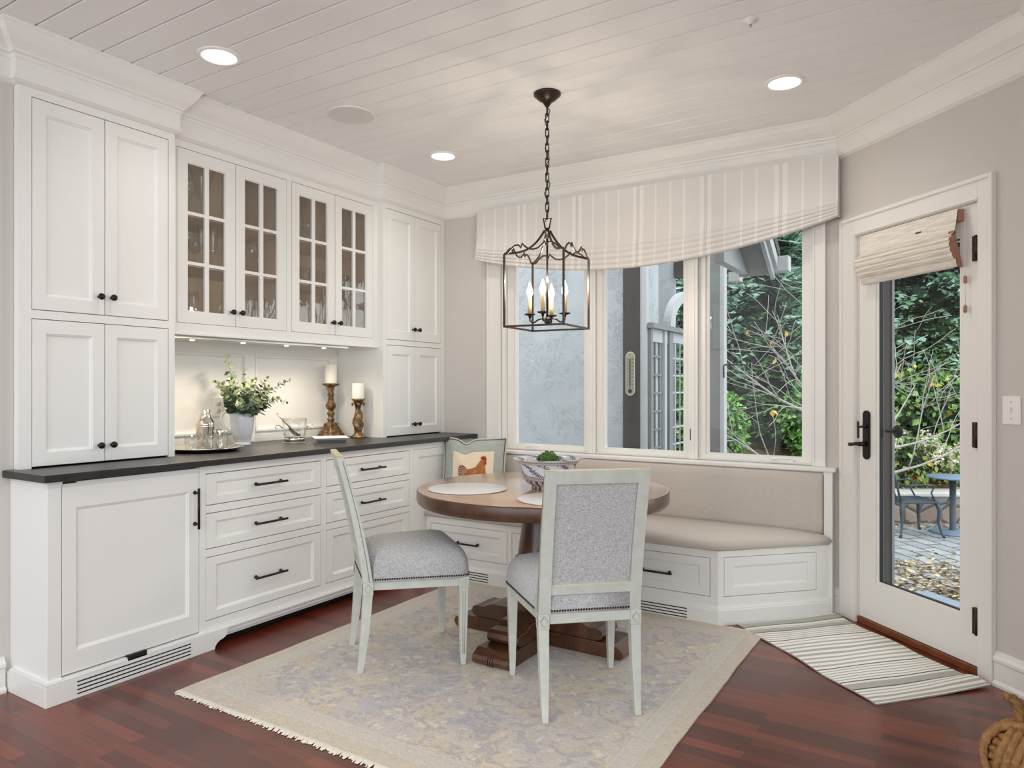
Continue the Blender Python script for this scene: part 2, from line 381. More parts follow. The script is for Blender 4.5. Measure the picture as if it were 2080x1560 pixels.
br.inputs['Scale'].default_value = 1; br.inputs['Brick Width'].default_value = .34; br.inputs['Row Height'].default_value = .2; br.inputs['Mortar Size'].default_value = .014
br.inputs['Color1'].default_value = lin(150, 156, 160); br.inputs['Color2'].default_value = lin(180, 182, 180); br.inputs['Mortar'].default_value = lin(76, 78, 78); t.l(v, br.inputs['Vector'])
c = t.mix(t.math('MULTIPLY', t.noise(v, 7, 4).outputs['Fac'], .4), br.outputs['Color'], lin(146, 150, 153)); t.l(c, t.b.inputs['Base Color']); t.set(Roughness=.75)
t.bump(br.outputs['Fac'], -.5, .01); M['pavers'] = t.m
M['slab'] = mat('bluestone_slab', (140, 154, 168), .7, var=.1)
t = NT('garden_mulch'); v = t.coord('Object'); n = t.noise(v, 14, 5, .7)
t.l(t.ramp(n.outputs['Fac'], [(.3, lin(66, 54, 40)), (.5, lin(120, 100, 74)), (.7, lin(168, 146, 108))]), t.b.inputs['Base Color']); t.set(Roughness=.95); t.bump(n.outputs['Fac'], .8, .05); M['mulch'] = t.m
t = NT('rubble_stone_wall'); v = t.coord('Object'); vo = t.n('ShaderNodeTexVoronoi', feature='F1'); vo.inputs['Scale'].default_value = 4.2; t.l(v, vo.inputs['Vector'])
ve = t.n('ShaderNodeTexVoronoi', feature='DISTANCE_TO_EDGE'); ve.inputs['Scale'].default_value = 4.2; t.l(v, ve.inputs['Vector'])
hs = t.n('ShaderNodeSeparateColor'); t.l(vo.outputs['Color'], hs.inputs[0])
c = t.ramp(hs.outputs[0], [(0, lin(140, 122, 112)), (.4, lin(168, 152, 138)), (.7, lin(128, 138, 146)), (1, lin(176, 164, 148))])
c = t.mix(t.ramp(ve.outputs['Distance'], [(.03, (1, 1, 1)), (.07, (0, 0, 0))]), c, lin(92, 88, 80)); t.l(c, t.b.inputs['Base Color']); t.set(Roughness=.85)
t.bump(t.ramp(ve.outputs['Distance'], [(0, (0, 0, 0)), (.15, (1, 1, 1))]), .7, .03); M['rubble'] = t.m
M['cap'] = mat('pale_stone_cap', (206, 204, 198), .7, var=.08)
def leafset(name, cols, rough=.6):
    return [mat('%s_%s' % (name, k), c, rough, var=.25, vscale=9) for k, c in cols]
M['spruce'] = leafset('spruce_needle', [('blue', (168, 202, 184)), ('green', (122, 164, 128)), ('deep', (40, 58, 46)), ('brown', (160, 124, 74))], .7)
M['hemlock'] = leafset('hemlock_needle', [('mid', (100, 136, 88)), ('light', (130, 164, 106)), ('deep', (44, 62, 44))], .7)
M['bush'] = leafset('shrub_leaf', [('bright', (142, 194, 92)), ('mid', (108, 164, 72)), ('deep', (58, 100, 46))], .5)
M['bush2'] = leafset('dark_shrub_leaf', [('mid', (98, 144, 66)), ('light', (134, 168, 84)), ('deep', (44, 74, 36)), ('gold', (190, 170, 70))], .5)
M['bark'] = mat('grey_bark', (172, 164, 158), .85, var=.2, vscale=20); M['barkdark'] = mat('dark_bark', (88, 76, 68), .9, var=.2, vscale=20)
M['litter'] = leafset('dry_leaf', [('tan', (180, 160, 126)), ('pale', (208, 194, 166)), ('brown', (112, 86, 62)), ('ochre', (150, 124, 82))], .8)
M['bloom'] = leafset('hydrangea_bloom', [('cream', (226, 220, 196)), ('lime', (178, 196, 128))], .7)
M['pink'] = mat('pink_petal', (206, 84, 98), .6); M['yellowleaf'] = mat('yellow_autumn_leaf', (222, 186, 74), .6)
t = NT('blue_white_pottery'); uv = t.n('ShaderNodeUVMap'); sp = t.n('ShaderNodeSeparateXYZ'); t.l(uv.outputs[0], sp.inputs[0]); U, W = sp.outputs[0], sp.outputs[1]
def band(lo, hi): return t.math('MULTIPLY', t.math('GREATER_THAN', W, lo), t.math('LESS_THAN', W, hi))
cb = t.n('ShaderNodeCombineXYZ'); t.l(t.math('MULTIPLY', U, 40), cb.inputs[0]); t.l(t.math('MULTIPLY', W, 34), cb.inputs[1])
nz = t.noise(cb.outputs[0], 1.1, 4, .6, 1.5)
sw = t.math('GREATER_THAN', t.math('ADD', t.math('MULTIPLY', t.math('SINE', t.math('ADD', t.math('MULTIPLY', U, 56), t.math('MULTIPLY', W, 40))), .18), nz.outputs['Fac']), .585)
white = lin(205, 206, 208); blue = lin(64, 76, 116); gold_ = lin(206, 186, 140)
c = t.mix(t.math('MULTIPLY', sw, t.math('MULTIPLY', band(.34, .50), .9)), white, blue)
rope_ = t.math('GREATER_THAN', t.math('SINE', t.math('ADD', t.math('MULTIPLY', U, 420), t.math('MULTIPLY', W, 160))), .1)
c = t.mix(t.math('MULTIPLY', rope_, t.math('ADD', band(.295, .325), band(.52, .545))), c, blue)
for e in (.285, .33, .505, .55): c = t.mix(band(e - .003, e + .003), c, lin(110, 84, 70))
ga = t.math('FRACT', t.math('MULTIPLY', U, 20)); gd = t.math('ABSOLUTE', t.math('SUBTRACT', ga, .5))
gz = t.math('DIVIDE', t.math('SUBTRACT', .20, W), .16)
pet = t.math('LESS_THAN', t.math('ADD', t.math('MULTIPLY', gd, 2), t.math('MULTIPLY', t.math('ABSOLUTE', gz), .5)), .72)
c = t.mix(band(.06, .275), c, blue); c = t.mix(t.math('MULTIPLY', pet, band(.06, .268)), c, white)
pet2 = t.math('LESS_THAN', t.math('ADD', t.math('MULTIPLY', gd, 2), t.math('MULTIPLY', t.math('ABSOLUTE', gz), .5)), .45)
c = t.mix(t.math('MULTIPLY', pet2, band(.08, .25)), c, gold_)
inn = t.math('MULTIPLY', t.math('GREATER_THAN', W, .62), sw); c = t.mix(t.math('MULTIPLY', inn, .8), c, blue)
t.l(c, t.b.inputs['Base Color']); t.set(Roughness=.2, Coat_Weight=.3); M['bowl'] = t.m
SKY, DOWN, PUCK, BULB, EXPO = 2.4, 11.5, 11, 3.2, 0.10
# ------------------------------------------------------------------ camera
cd = bpy.data.cameras.new('camera'); cam = bpy.data.objects.new('camera', cd); COL.objects.link(cam)
cd.sensor_width = 36; cd.sensor_fit = 'HORIZONTAL'; cd.lens = 36 * 1450 / 2080; cd.shift_y = 6 / 2080; cd.clip_start = .02; cd.clip_end = 200
cam.location = (0, 0, 1.26); cam.rotation_euler = (math.radians(90), 0, math.radians(31.94))
SC.camera = cam

# ------------------------------------------------------------------ room constants
ZC = 2.745; YW = 4.34; XT = -3.31; XM = -3.36; XL = -3.04; XB = -3.74; XWL = -3.35
PHI = math.radians(45.6)
A0 = Vector((-.562, YW, 0)); EE = Vector((math.sin(PHI), -math.cos(PHI), 0)); NN = Vector((-math.cos(PHI), -math.sin(PHI), 0))
FD = Frame(A0, EE, NN)                      # door wall
FW_ = Frame((0, YW, 0), (1, 0, 0), (0, -1, 0))   # window wall
TW = 1.215; CR = A0 + EE * TW               # far end of the door wall
def FX(x): return Frame((x, 0, 0), (0, 1, 0), (1, 0, 0))   # planes of the cabinet run: u = y, v = z

# floor, ceiling
mb = MB(); mb.add([(-3.9, -2.5, 0), (3, -2.5, 0), (3, 2.2, 0), (CR.x, 2.2, 0), tuple(CR), tuple(A0), (-3.9, YW, 0)], [(0, 1, 2, 3, 4, 5, 6)])
mb.add([(-3.9, -2.5, -.05), (3, -2.5, -.05), (3, 2.2, -.05), (CR.x, 2.2, -.05), (CR.x, CR.y, -.05), (A0.x, A0.y, -.05), (-3.9, YW, -.05)], [(6, 5, 4, 3, 2, 1, 0)])
struct(mb.build('floor', M['floor']))
def xr(y):
    if y <= 2.2: return 3.0
    if y <= CR.y: return CR.x + .1
    return A0.x + (YW - y) * math.tan(PHI) + .12
mb = MB(); y = 1.455 - .1342 * 14
while y < YW + .12:
    a, b = y + .0024, min(y + .1342 - .0024, YW + .14)
    def xe(q): return xr(q)
    cuts = sorted({a, b} | {c for c in (2.2, CR.y) if a < c < b})
    for c0, c1 in zip(cuts, cuts[1:]):
        e = 1e-4
        x0, x1 = xe(c0 + e), xe(c1 - e)
        g = .003
        ga = g if c0 == a else 0; gb = g if c1 == b else 0
        lo = [(-3.9, c0 + ga, ZC), (-3.9, c1 - gb, ZC), (x1, c1 - gb, ZC), (x0, c0 + ga, ZC)]
        mid = [(-3.9, c0, ZC + .004), (-3.9, c1, ZC + .004), (x1, c1, ZC + .004), (x0, c0, ZC + .004)]
        top = [(p[0], p[1], ZC + .02) for p in mid]
        mb.loops([lo, mid, top], 0, False, True, True)
    y += .1342
mb.box(-3.9, .3, -.42, YW + .16, ZC + .016, ZC + .05, 1)
mb.box(.25, 3.0, -.42, 2.2, ZC + .016, ZC + .05, 1)
struct(mb.build('ceiling', [M['ceil'], M['trim']]))

# walls
mb = MB(); mb.box(-3.95, XWL, -2.5, 1.4305, 0, ZC + .02); mb.box(-3.95, XB - .02, 1.4305, YW + .16, 0, ZC + .02)
struct(mb.build('wall_left', M['wall']))
WX0, WX1, WZ0, WZ1 = -2.80, -.685, .812, 2.42
mb = MB()
for a, b, c, d in ((XB - .02, WX0, 0, ZC + .02), (WX1, A0.x + .02, 0, ZC + .02), (WX0, WX1, 0, WZ0), (WX0, WX1, WZ1, ZC + .02)): mb.box(a, b, YW, YW + .16, c, d)
struct(mb.build('wall_back', M['wall']))
mb = MB(); DT0, DT1, DZ1 = .15, .912, 2.072
for a, b, c, d in ((-.0, DT0, 0, ZC + .02), (DT1, TW + .1, 0, ZC + .02), (DT0, DT1, DZ1, ZC + .02)): mb.fbox(FD, a, b, c, d, -.16, 0)
struct(mb.build('wall_right', M['wall']))
mb = MB(); mb.box(CR.x, CR.x + .14, 2.1, CR.y, 0, ZC + .02); mb.box(CR.x, 3.0, 2.1, 2.22, 0, ZC + .02)
struct(mb.build('wall_front', M['wall']))

# crown moulding: one profile swept round the room with mitred corners
CP = [(0, ZC), (.095, ZC), (.095, 2.736), (.089, 2.729), (.080, 2.708), (.062, 2.680), (.044, 2.660), (.036, 2.650), (.034, 2.641), (.025, 2.637), (.023, 2.624), (.018, 2.619), (.018, 2.553), (.025, 2.549), (.025, 2.536), (.016, 2.528), (.008, 2.522), (0, 2.52)]
PATH = [(XWL, -2.5), (XWL, 1.432), (XT, 1.432), (XT, 2.131), (XM, 2.131), (XM, 3.653), (XT, 3.653), (XT, YW), (A0.x, A0.y), (CR.x, CR.y), (CR.x, 2.2)]
def sweep(mb, path, prof, a, b, m=0, sm=False):
    P = [Vector((p[0], p[1], 0)) for p in path]; nrm = []
    for i in range(len(P) - 1):
        d = (P[i + 1] - P[i]).normalized(); nrm.append(Vector((d.y, -d.x, 0)))
    ls = []
    for i in range(a, b + 1):
        n0 = nrm[max(i - 1, 0)]; n1 = nrm[min(i, len(nrm) - 1)]
        k = (n0 + n1) / (1 + n0.dot(n1)) if (n0 - n1).length > 1e-6 else n0
        ls.append([P[i] + k * p + Vector((0, 0, z)) for p, z in prof])
    return mb.loops(ls, m, sm, True, True)
def crownpart(a, b, name='crown', parent=None): return sweep(MB(), PATH, CP, a, b).build(name, M['cab'] if parent else M['trim'], parent)
struct(crownpart(0, 1, 'trim_1')); struct(crownpart(7, 8, 'trim_2')); struct(crownpart(8, 10, 'trim_3'))

# baseboards
BP = [(0, 0), (.026, 0), (.026, .012), (.020, .022), (.016, .024), (.016, .098), (.022, .106), (.022, .118), (.012, .130), (.008, .142), (0, .145)]
struct(sweep(MB(), [(XWL, -2.5), (XWL, 1.395)], BP, 0, 1).build('baseboard_left', M['trim']))
mb = MB(); q = lambda t_: tuple((A0 + EE * t_)[:2])
sweep(mb, [q(-.02), q(.036)], BP, 0, 1); sweep(mb, [q(.987), q(TW), (CR.x, 2.2)], BP, 0, 2)
struct(mb.build('baseboard_right', M['trim']))

# ------------------------------------------------------------------ windows
def ring(mb, fr, u0, u1, v0, v1, w, n0, n1, m=0):
    w = w if isinstance(w, tuple) else (w, w, w, w)   # left right bottom top
    mb.fbox(fr, u0, u0 + w[0], v0, v1, n0, n1, m); mb.fbox(fr, u1 - w[1], u1, v0, v1, n0, n1, m)
    mb.fbox(fr, u0 + w[0], u1 - w[1], v0, v0 + w[2], n0, n1, m); mb.fbox(fr, u0 + w[0], u1 - w[1], v1 - w[3], v1, n0, n1, m)
GL = [(-2.708, -2.163), (-2.007, -1.468), (-1.31, -.763)]; UN = [(-2.80, -2.085), (-2.085, -1.389), (-1.389, -.685)]
for i, ((g0, g1), (u0, u1)) in enumerate(zip(GL, UN)):
    zb, zt = .853, 2.34
    f = MB(); ring(f, FW_, u0, u1, WZ0, WZ1, (.03 if i == 0 else .02, .02 if i < 2 else .025, .012, .03), -.13, -.015)
    o = struct(f.build('window_%d' % (i + 1), M['trim']))
    s = MB(); a0 = u0 + (.032 if i == 0 else .022); a1 = u1 - .022
    ring(s, FW_, a0, a1, WZ0 + .008, WZ1 - .032, (g0 - a0 - .012, a1 - g1 - .012, zb - WZ0 - .018, .05), -.11, -.045)
    ring(s, FW_, g0 - .012, g1 + .012, zb - .010, zt + .02, (.012, .012, .010, .02), -.10, -.062)
    s.build('sash', M['trim'], o)
    MB().fbox(FW_, g0 - .006, g1 + .006, zb - .006, zt + .01, -.088, -.084).build('pane', M['glass'], o)
    if i != 1:
        c0 = -2.60 if i == 0 else -.93
        h = MB(); h.fbox(FW_, c0, c0 + .13, WZ0 + .004, WZ0 + .026, -.045, -.012); h.tube([FW_(c0 + .12, WZ0 + .03, -.02), FW_(c0 + .06, WZ0 + .036, -.006), FW_(c0 + .005, WZ0 + .028, -.004)], [.008, .007, .009], 8)
        h.build('crank_handle', M['plastic'], o, bevel=.004)
    else:
        h = MB(); h.fbox(FW_, u1 - .018, u1 - .004, .93, 1.0, -.02, -.006); h.build('latch', M['plastic'], o)
mb = MB()
for x in (-2.085, -1.389): mb.fbox(FW_, x - .03, x + .03, WZ0, WZ1, -.016, -.006); mb.fbox(FW_, x - .012, x + .012, WZ0, WZ1, -.006, -.002)
def casing(mb, fr, u0, u1, v0, v1, n=0):   # flat casing with outer back band and inner bead
    w = u1 - u0
    mb.fbox(fr, u0, u1, v0, v1, n, n + .016)
casing(mb, FW_, -2.911, -2.80, .812, 2.52); casing(mb, FW_, -.694, -.625, .812, 2.52); mb.fbox(FW_, -2.80, -.694, 2.40, 2.52, 0, .016)
mb.fbox(FW_, -2.911, -2.893, .812, 2.52, .016, .024); mb.fbox(FW_, -.643, -.625, .812, 2.52, .016, .024)
mb.fbox(FW_, -2.812, -2.80, .812, 2.42, .016, .021); mb.fbox(FW_, -.694, -.682, .812, 2.42, .016, .021)
struct(mb.build('trim_4', M['trim'], bevel=.003))
mb = MB(); mb.fbox(FW_, -2.95, -.565, .790, .812, -.02, .088); mb.fbox(FW_, -2.93, -.585, .770, .790, 0, .07)
struct(mb.build('trim_5', M['trim'], bevel=.005))

# ------------------------------------------------------------------ door
d = struct(MB().fbox(FD, DT0, DT0 + .006, .03, DZ1, -.15, -.002).fbox(FD, DT1 - .004, DT1, .03, DZ1, -.15, -.002).fbox(FD, DT0, DT1, DZ1 - .004, DZ1, -.15, -.002).build('door_1', M['trim']))
leaf = MB(); L0, L1, LZ0, LZ1 = .159, .907, .037, 2.066; G0, G1, GZ0, GZ1 = .29, .790, .25, 1.93
ring(leaf, FD, L0, L1, LZ0, LZ1, (G0 - .012 - L0, L1 - G1 - .012, GZ0 - .012 - LZ0, LZ1 - GZ1 - .012), -.05, -.006)
ring(leaf, FD, G0 - .012, G1 + .012, GZ0 - .012, GZ1 + .012, .012, -.044, -.012)
leaf.fbox(FD, .804, .8055, LZ0, LZ1, -.0065, -.0055)
lf = leaf.build('leaf', M['trim'], d)
gk = MB(); ring(gk, FD, G0, G1, GZ0, GZ1, .004, -.040, -.020); gk.build('glazing_gasket', M['black'], d)
MB().fbox(FD, G0, G1, GZ0, GZ1, -.032, -.028).build('pane', M['glass'], d)
for z0, z1 in ((.18, .295), (.995, 1.106), (1.81, 1.92)):
    h = MB(); h.fbox(FD, .874, .902, z0, z1, -.006, .009); h.tube([FD(.899, z0, .012), FD(.899, z1, .012)], .0085, 12); h.build('hinge', M['hinge'], d)
es = MB(); rr_ = .023
poly = [(.219 + rr_ * math.cos(a), 1.136 - rr_ + rr_ * math.sin(a)) for a in [PI * k / 10 for k in range(11)]] + [(.219 + rr_ * math.cos(a), .878 + rr_ + rr_ * math.sin(a)) for a in [PI + PI * k / 10 for k in range(11)]]
es.prism(poly, FD, -.006, .006); es.build('escutcheon', M['bronze'], d, bevel=.002)
lv = MB(); lv.tube([FD(.222, .960, .004), FD(.222, .960, .05)], .012, 12); lv.tube([FD(.229, .962, .05), FD(.20, .960, .052), FD(.165, .954, .05), FD(.150, .953, .046)], [.010, .009, .009, .011], 10); lv.build('lever_handle', M['bronze'], d)
tt = MB(); tt.tube([FD(.219, 1.052, .004), FD(.219, 1.052, .022)], .009, 10); tt.tube([FD(.196, 1.048, .024), FD(.242, 1.056, .024)], .0055, 8); tt.build('thumb_turn', M['bronze'], d)
MB().fbox(FD, .151, .159, .985, 1.075, -.004, .001).build('strike_plate', M['hinge'], d)
st = MB(); st.lathe([(.001, 0), (.030, 0), (.034, .006), (.030, .014), (.001, .018)], seg=24, fr=Frame(FD(.326, 1.03, -.105), EE, NN)); st.tube([FD(.30, 1.03, -.046), FD(.326, 1.03, -.10)], .007, 8)
st.build('outer_knob', M['black'], d)
mb = MB()
for a, b, c, e in ((.037, .152, 0, 2.172), (.906, .985, 0, 2.172), (.152, .906, 2.070, 2.172)): mb.fbox(FD, a, b, c, e, 0, .016)
for a, b, c, e in ((.037, .055, 0, 2.172), (.967, .985, 0, 2.172), (.055, .967, 2.154, 2.172)): mb.fbox(FD, a, b, c, e, .016, .026)
for a, b, c, e in ((.136, .148, 0, 2.084), (.148, .910, 2.074, 2.084)): mb.fbox(FD, a, b, c, e, .016, .021)
struct(mb.build('trim_6', M['trim'], bevel=.003))
mb = MB(); mb.fbox(FD, .150, .908, 0, .034, -.15, .004); struct(mb.build('trim_7', M['threshold'], bevel=.004))

# light switch on the door wall
s = thing('light_switch', 'white toggle light switch plate on the wall right of the glass door', 'light switch', FD(1.058, 1.104, 0))
MB().fbox(FD, 1.017, 1.099, 1.104, 1.222, 0, .006).build('switch_plate', M['plastic'], s, bevel=.003)
MB().fbox(FD, 1.053, 1.063, 1.156, 1.178, .004, .018).build('toggle', M['plastic'], s, bevel=.002)
for z in (1.128, 1.198): MB().lathe([(.001, .0068), (.003, .0068), (.003, .005)], fr=Frame(FD(1.058, z, 0), EE, NN), seg=10).build('screw', M['chrome'], s)

# ------------------------------------------------------------------ cabinets
def knob(parent, fr, u, v, n=0.0):
    prof = [(.0065, 0), (.0065, .004), (.0045, .008), (.005, .014), (.012, .018), (.0148, .023), (.0140, .029), (.0085, .033), (.001, .034)]
    return MB().lathe(prof, seg=18, fr=Frame(fr(u, v, n), fr.u, fr.n, fr.v)).build('knob', M['bronze'], parent)
def pull(parent, fr, u, v, n=0.0, L=.2, vert=False):
    g = (lambda a, b: fr(u, v + a, n + b)) if vert else (lambda a, b: fr(u + a, v, n + b))
    m = MB(); h = L / 2
    m.tube([g(-h, .032), g(h, .032)], .0058, 12)
    for s in (-1, 1): m.tube([g(s * (h - .022), 0), g(s * (h - .022), .003), g(s * (h - .022), .005), g(s * (h - .022), .03)], [.0095, .0095, .0052, .0052], 10)
    return m.build('pull_handle', M['bronze'], parent)

def tall(name, label, y0, y1, d0, dm, d1, ca, cb, sideL):
    F = FX(XT); t = thing(name, label, 'cabinet', (XB, (y0 + y1) / 2, .915))
    b = MB(); b.box(XB, XT - .02, y0 + .0, y0 + .02, .915, 2.58); b.box(XB, XT - .02, y1 - .02, y1, .915, 2.58); b.box(XB, XT - .02, y0, y1, 2.56, 2.60)
    z = [(.915, 2.60)]
    b.fbox(F, y0, d0 - .002, .915, 2.60, -.02, 0); b.fbox(F, d1 + .002, y1, .915, 2.60, -.02, 0)
    b.fbox(F, d0 - .002, d1 + .002, 2.485, 2.60, -.02, 0); b.fbox(F, d0 - .002, d1 + .002, 1.550, 1.586, -.02, 0)
    b.build('body', M['cab'], t)
    MB().box(XB, XT - .021, y0 + .021, y1 - .021, .918, 2.555).build('interior', M['dark'], t)
    for (z0, z1, kz) in ((1.589, 2.482, 1.670), (.922, 1.547, .995)):
        for a, c, kx in ((d0, dm - .001, dm - .028), (dm + .001, d1, dm + .028)):
            o = MB().front(F, a + .001, c - .001, z0, z1, 0, (.053, .058)).build('door', M['cab'], t)
            knob(o, F, kx, kz)
    crownpart(ca, cb, 'crown', t)
    return t
tall('tall_cabinet', 'tall white cupboard with four solid panel doors at the left end of the counter', 1.432, 2.131, 1.484, 1.788, 2.096, 1, 4, True)
tall('tall_cabinet', 'tall white cupboard with four solid panel doors in the corner by the window', 3.653, YW - .002, 3.692, 3.992, 4.295, 5, 7, True)

# glass fronted wall cabinet
F = FX(XM); t = thing('glass_cabinet', 'white wall cabinet with four glazed doors above the black counter', 'cabinet', (XB, 2.892, 1.53))
b = MB(); y0, y1 = 2.131, 3.653
b.box(XB + .002, XM - .02, y0 + .001, y0 + .018, 1.55, 2.56); b.box(XB + .002, XM - .02, y1 - .018, y1 - .001, 1.55, 2.56); b.box(XB + .002, XM - .02, y0, y1, 1.535, 1.56)
for a, c in ((y0, 2.174), (2.874, 2.910), (3.608, y1)): b.fbox(F, a, c, 1.533, 2.60, -.02, 0)
for a, c in ((2.174, 2.874), (2.910, 3.608)): b.fbox(F, a, c, 1.533, 1.589, -.02, 0); b.fbox(F, a, c, 2.484, 2.60, -.02, 0)
b.fbox(F, y0, y1, 1.527, 1.537, -.02, .010)
b.build('body', M['cab'], t, bevel=.001)
i_ = MB(); i_.box(XB + .002, XB + .008, y0 + .02, y1 - .02, 1.56, 2.56); i_.box(XB + .01, XM - .022, y0 + .019, y0 + .024, 1.56, 2.56); i_.box(XB + .01, XM - .022, y1 - .024, y1 - .019, 1.56, 2.56)
i_.box(XB + .01, XM - .022, y0 + .02, y1 - .02, 1.561, 1.566); i_.box(XB + .01, XM - .022, y0 + .02, y1 - .02, 2.55, 2.56); i_.box(XB + .01, XM - .022, 2.882, 2.902, 1.56, 2.56)
i_.build('interior', M['inside'], t)
for z in (1.888, 2.148):
    for a, c in ((y0 + .025, 2.882), (2.902, y1 - .025)): MB().box(XB + .01, XM - .03, a, c, z, z + .018).build('shelf', M['inside'], t)
for a, c, kx in ((2.176, 2.522, 2.494), (2.524, 2.872, 2.552), (2.912, 3.260, 3.232), (3.262, 3.606, 3.290)):
    o = MB(); g0, g1, q0, q1 = a + .058, c - .060, 1.650, 2.418
    ring(o, F, a + .001, c - .001, 1.591, 2.481, (g0 - a - .001, c - .001 - g1, q0 - 1.591, 2.481 - q1), -.02, 0)
    ring(o, F, g0, g1, q0, q1, .005, -.016, -.005)
    mu = (g0 + g1) / 2; o.fbox(F, mu - .0125, mu + .0125, q0, q1, -.017, -.003)
    for z in (1.9005, 2.1585): o.fbox(F, g0, mu - .0125, z - .0085, z + .0085, -.017, -.003); o.fbox(F, mu + .0125, g1, z - .0085, z + .0085, -.017, -.003)
    o = o.build('door', M['cab'], t)
    MB().fbox(F, g0, g1, q0, q1, -.0145, -.0125).build('pane', M['cabglass'], o)
    knob(o, F, kx, 1.667)
crownpart(4, 5, 'crown', t)
u = thing('under_cabinet_light', 'slim white light bar with puck lamps under the glass cabinet', 'light', (-3.44, 2.75, 1.49))
MB().box(-3.50, -3.40, 2.14, 3.42, 1.510, 1.534).build('housing', M['chrome'], u, bevel=.003)
for y_ in (2.32, 2.64, 2.95, 3.25): MB().lathe([(.001, 1.5065), (.010, 1.5065), (.014, 1.510), (.014, 1.514)], (-3.45, y_, 0), 16).build('puck_lamp', M['puck'], u)

# panelled backsplash
mb = MB(); F = FX(XB)
mb.fbox(F, 2.131, 3.653, .915, 1.535, -.02, -.0135)
for a, c in ((2.131, 2.20), (2.882, 2.951), (3.585, 3.653)): mb.fbox(F, a, c, .915, 1.535, -.0135, 0)
for a, c in ((2.20, 2.882), (2.951, 3.585)): mb.fbox(F, a, c, .915, .979, -.0135, 0); mb.fbox(F, a, c, 1.459, 1.535, -.0135, 0); ring(mb, F, a, c, .979, 1.459, .014, -.0135, .007)
struct(mb.build('trim_8', M['cab'], bevel=.0015))
s = thing('power_outlet', 'white double power outlet on the panelled wall behind the pitcher', 'outlet', FX(XB)(2.69, 1.08, -.0135))
MB().fbox(F, 2.655, 2.728, 1.083, 1.200, -.0135, -.007).build('cover_plate', M['plastic'], s, bevel=.002)
for z in (1.12, 1.163):
    k = MB().lathe([(.016, -.008), (.016, -.005), (.001, -.005)], seg=16, fr=Frame(F(2.6915, z, 0), F.u, F.n)).build('socket', M['plastic'], s)
    MB().fbox(F, 2.685, 2.687, z - .002, z + .008, -.0055, -.0045).fbox(F, 2.696, 2.698, z - .002, z + .008, -.0055, -.0045).build('slot', M['black'], k)

# worktop
w = MB(); w.prism([(XB - .0, 1.432), (XWL + .001, 1.432), (XWL + .001, 1.388), (-3.002, 1.388), (-3.002, YW - .002), (XB, YW - .002)], WORLD, .885, .915)
tag(w.build('worktop', M['counter'], bevel=.003), 'long honed black stone worktop running along the cabinets to the window wall', 'worktop')

# base cabinets
F = FX(XL); FP = FX(-3.022)
def plinth_vent(fr, u0, u1, parent, n=0.0, rows=4, z0=.018, z1=.066):
    m = MB()
    for k in range(rows):
        z = z0 + (z1 - z0) * k / (rows - 1); m.fbox(fr, u0, u1, z - .0025, z + .0025, n - .004, n + .0006)
    return m.build('vent_grille', M['dark'], parent)
def bead(m, fr, u0, u1, n0=-.02): m.fbox(fr, u0, u1, .082, .090, n0, 0.0); m.fbox(fr, u0, u1, .090, .096, n0, -.006)
t = thing('fridge_cabinet', 'white base cabinet with one large panelled door and a tall bar handle', 'cabinet', (-3.3, 1.75, 0))
b = MB(); b.box(XWL + .001, XL - .02, 1.419, 1.472, 0, .884); b.fbox(F, 1.417, 1.470, .09, .884, -.06, 0)
b.box(XWL + .01, XL - .022, 2.083, 2.098, .0, .884); b.fbox(F, 2.083, 2.098, .09, .884, -.02, 0); b.box(XWL + .001, XL - .02, 1.419, 2.098, .878, .884)
b.fbox(F, 1.412, 1.472, .872, .884, -.3, .006); b.fbox(F, 1.415, 1.471, .860, .872, -.3, .003)
b.build('body', M['cab'], t, bevel=.0015)
p = MB(); p.box(XWL + .001, -3.022, 1.402, 2.098, 0, .082); bead(p, FP, 1.402, 2.098, -.3); p.build('plinth', M['cab'], t, bevel=.002)
plinth_vent(FP, 1.521, 2.026, t)
MB().fbox(FP, 1.73, 1.814, .0822, .1035, -.03, -.0).build('latch_recess', M['black'], t)
MB().box(-3.3, XL - .021, 1.473, 2.082, .1, .875).build('interior', M['dark'], t)
o = MB().front(F, 1.4735, 2.080, .102, .858, 0, (.052, .088)).fbox(F, 1.4735, 2.080, .8585, .876, -.02, 0).build('door', M['cab'], t)
pull(o, F, 2.058, .69, 0, .19, True)
MB().fbox(F, 1.474, 1.522, .872, .884, -.02, .010).build('top_hinge', M['black'], t)
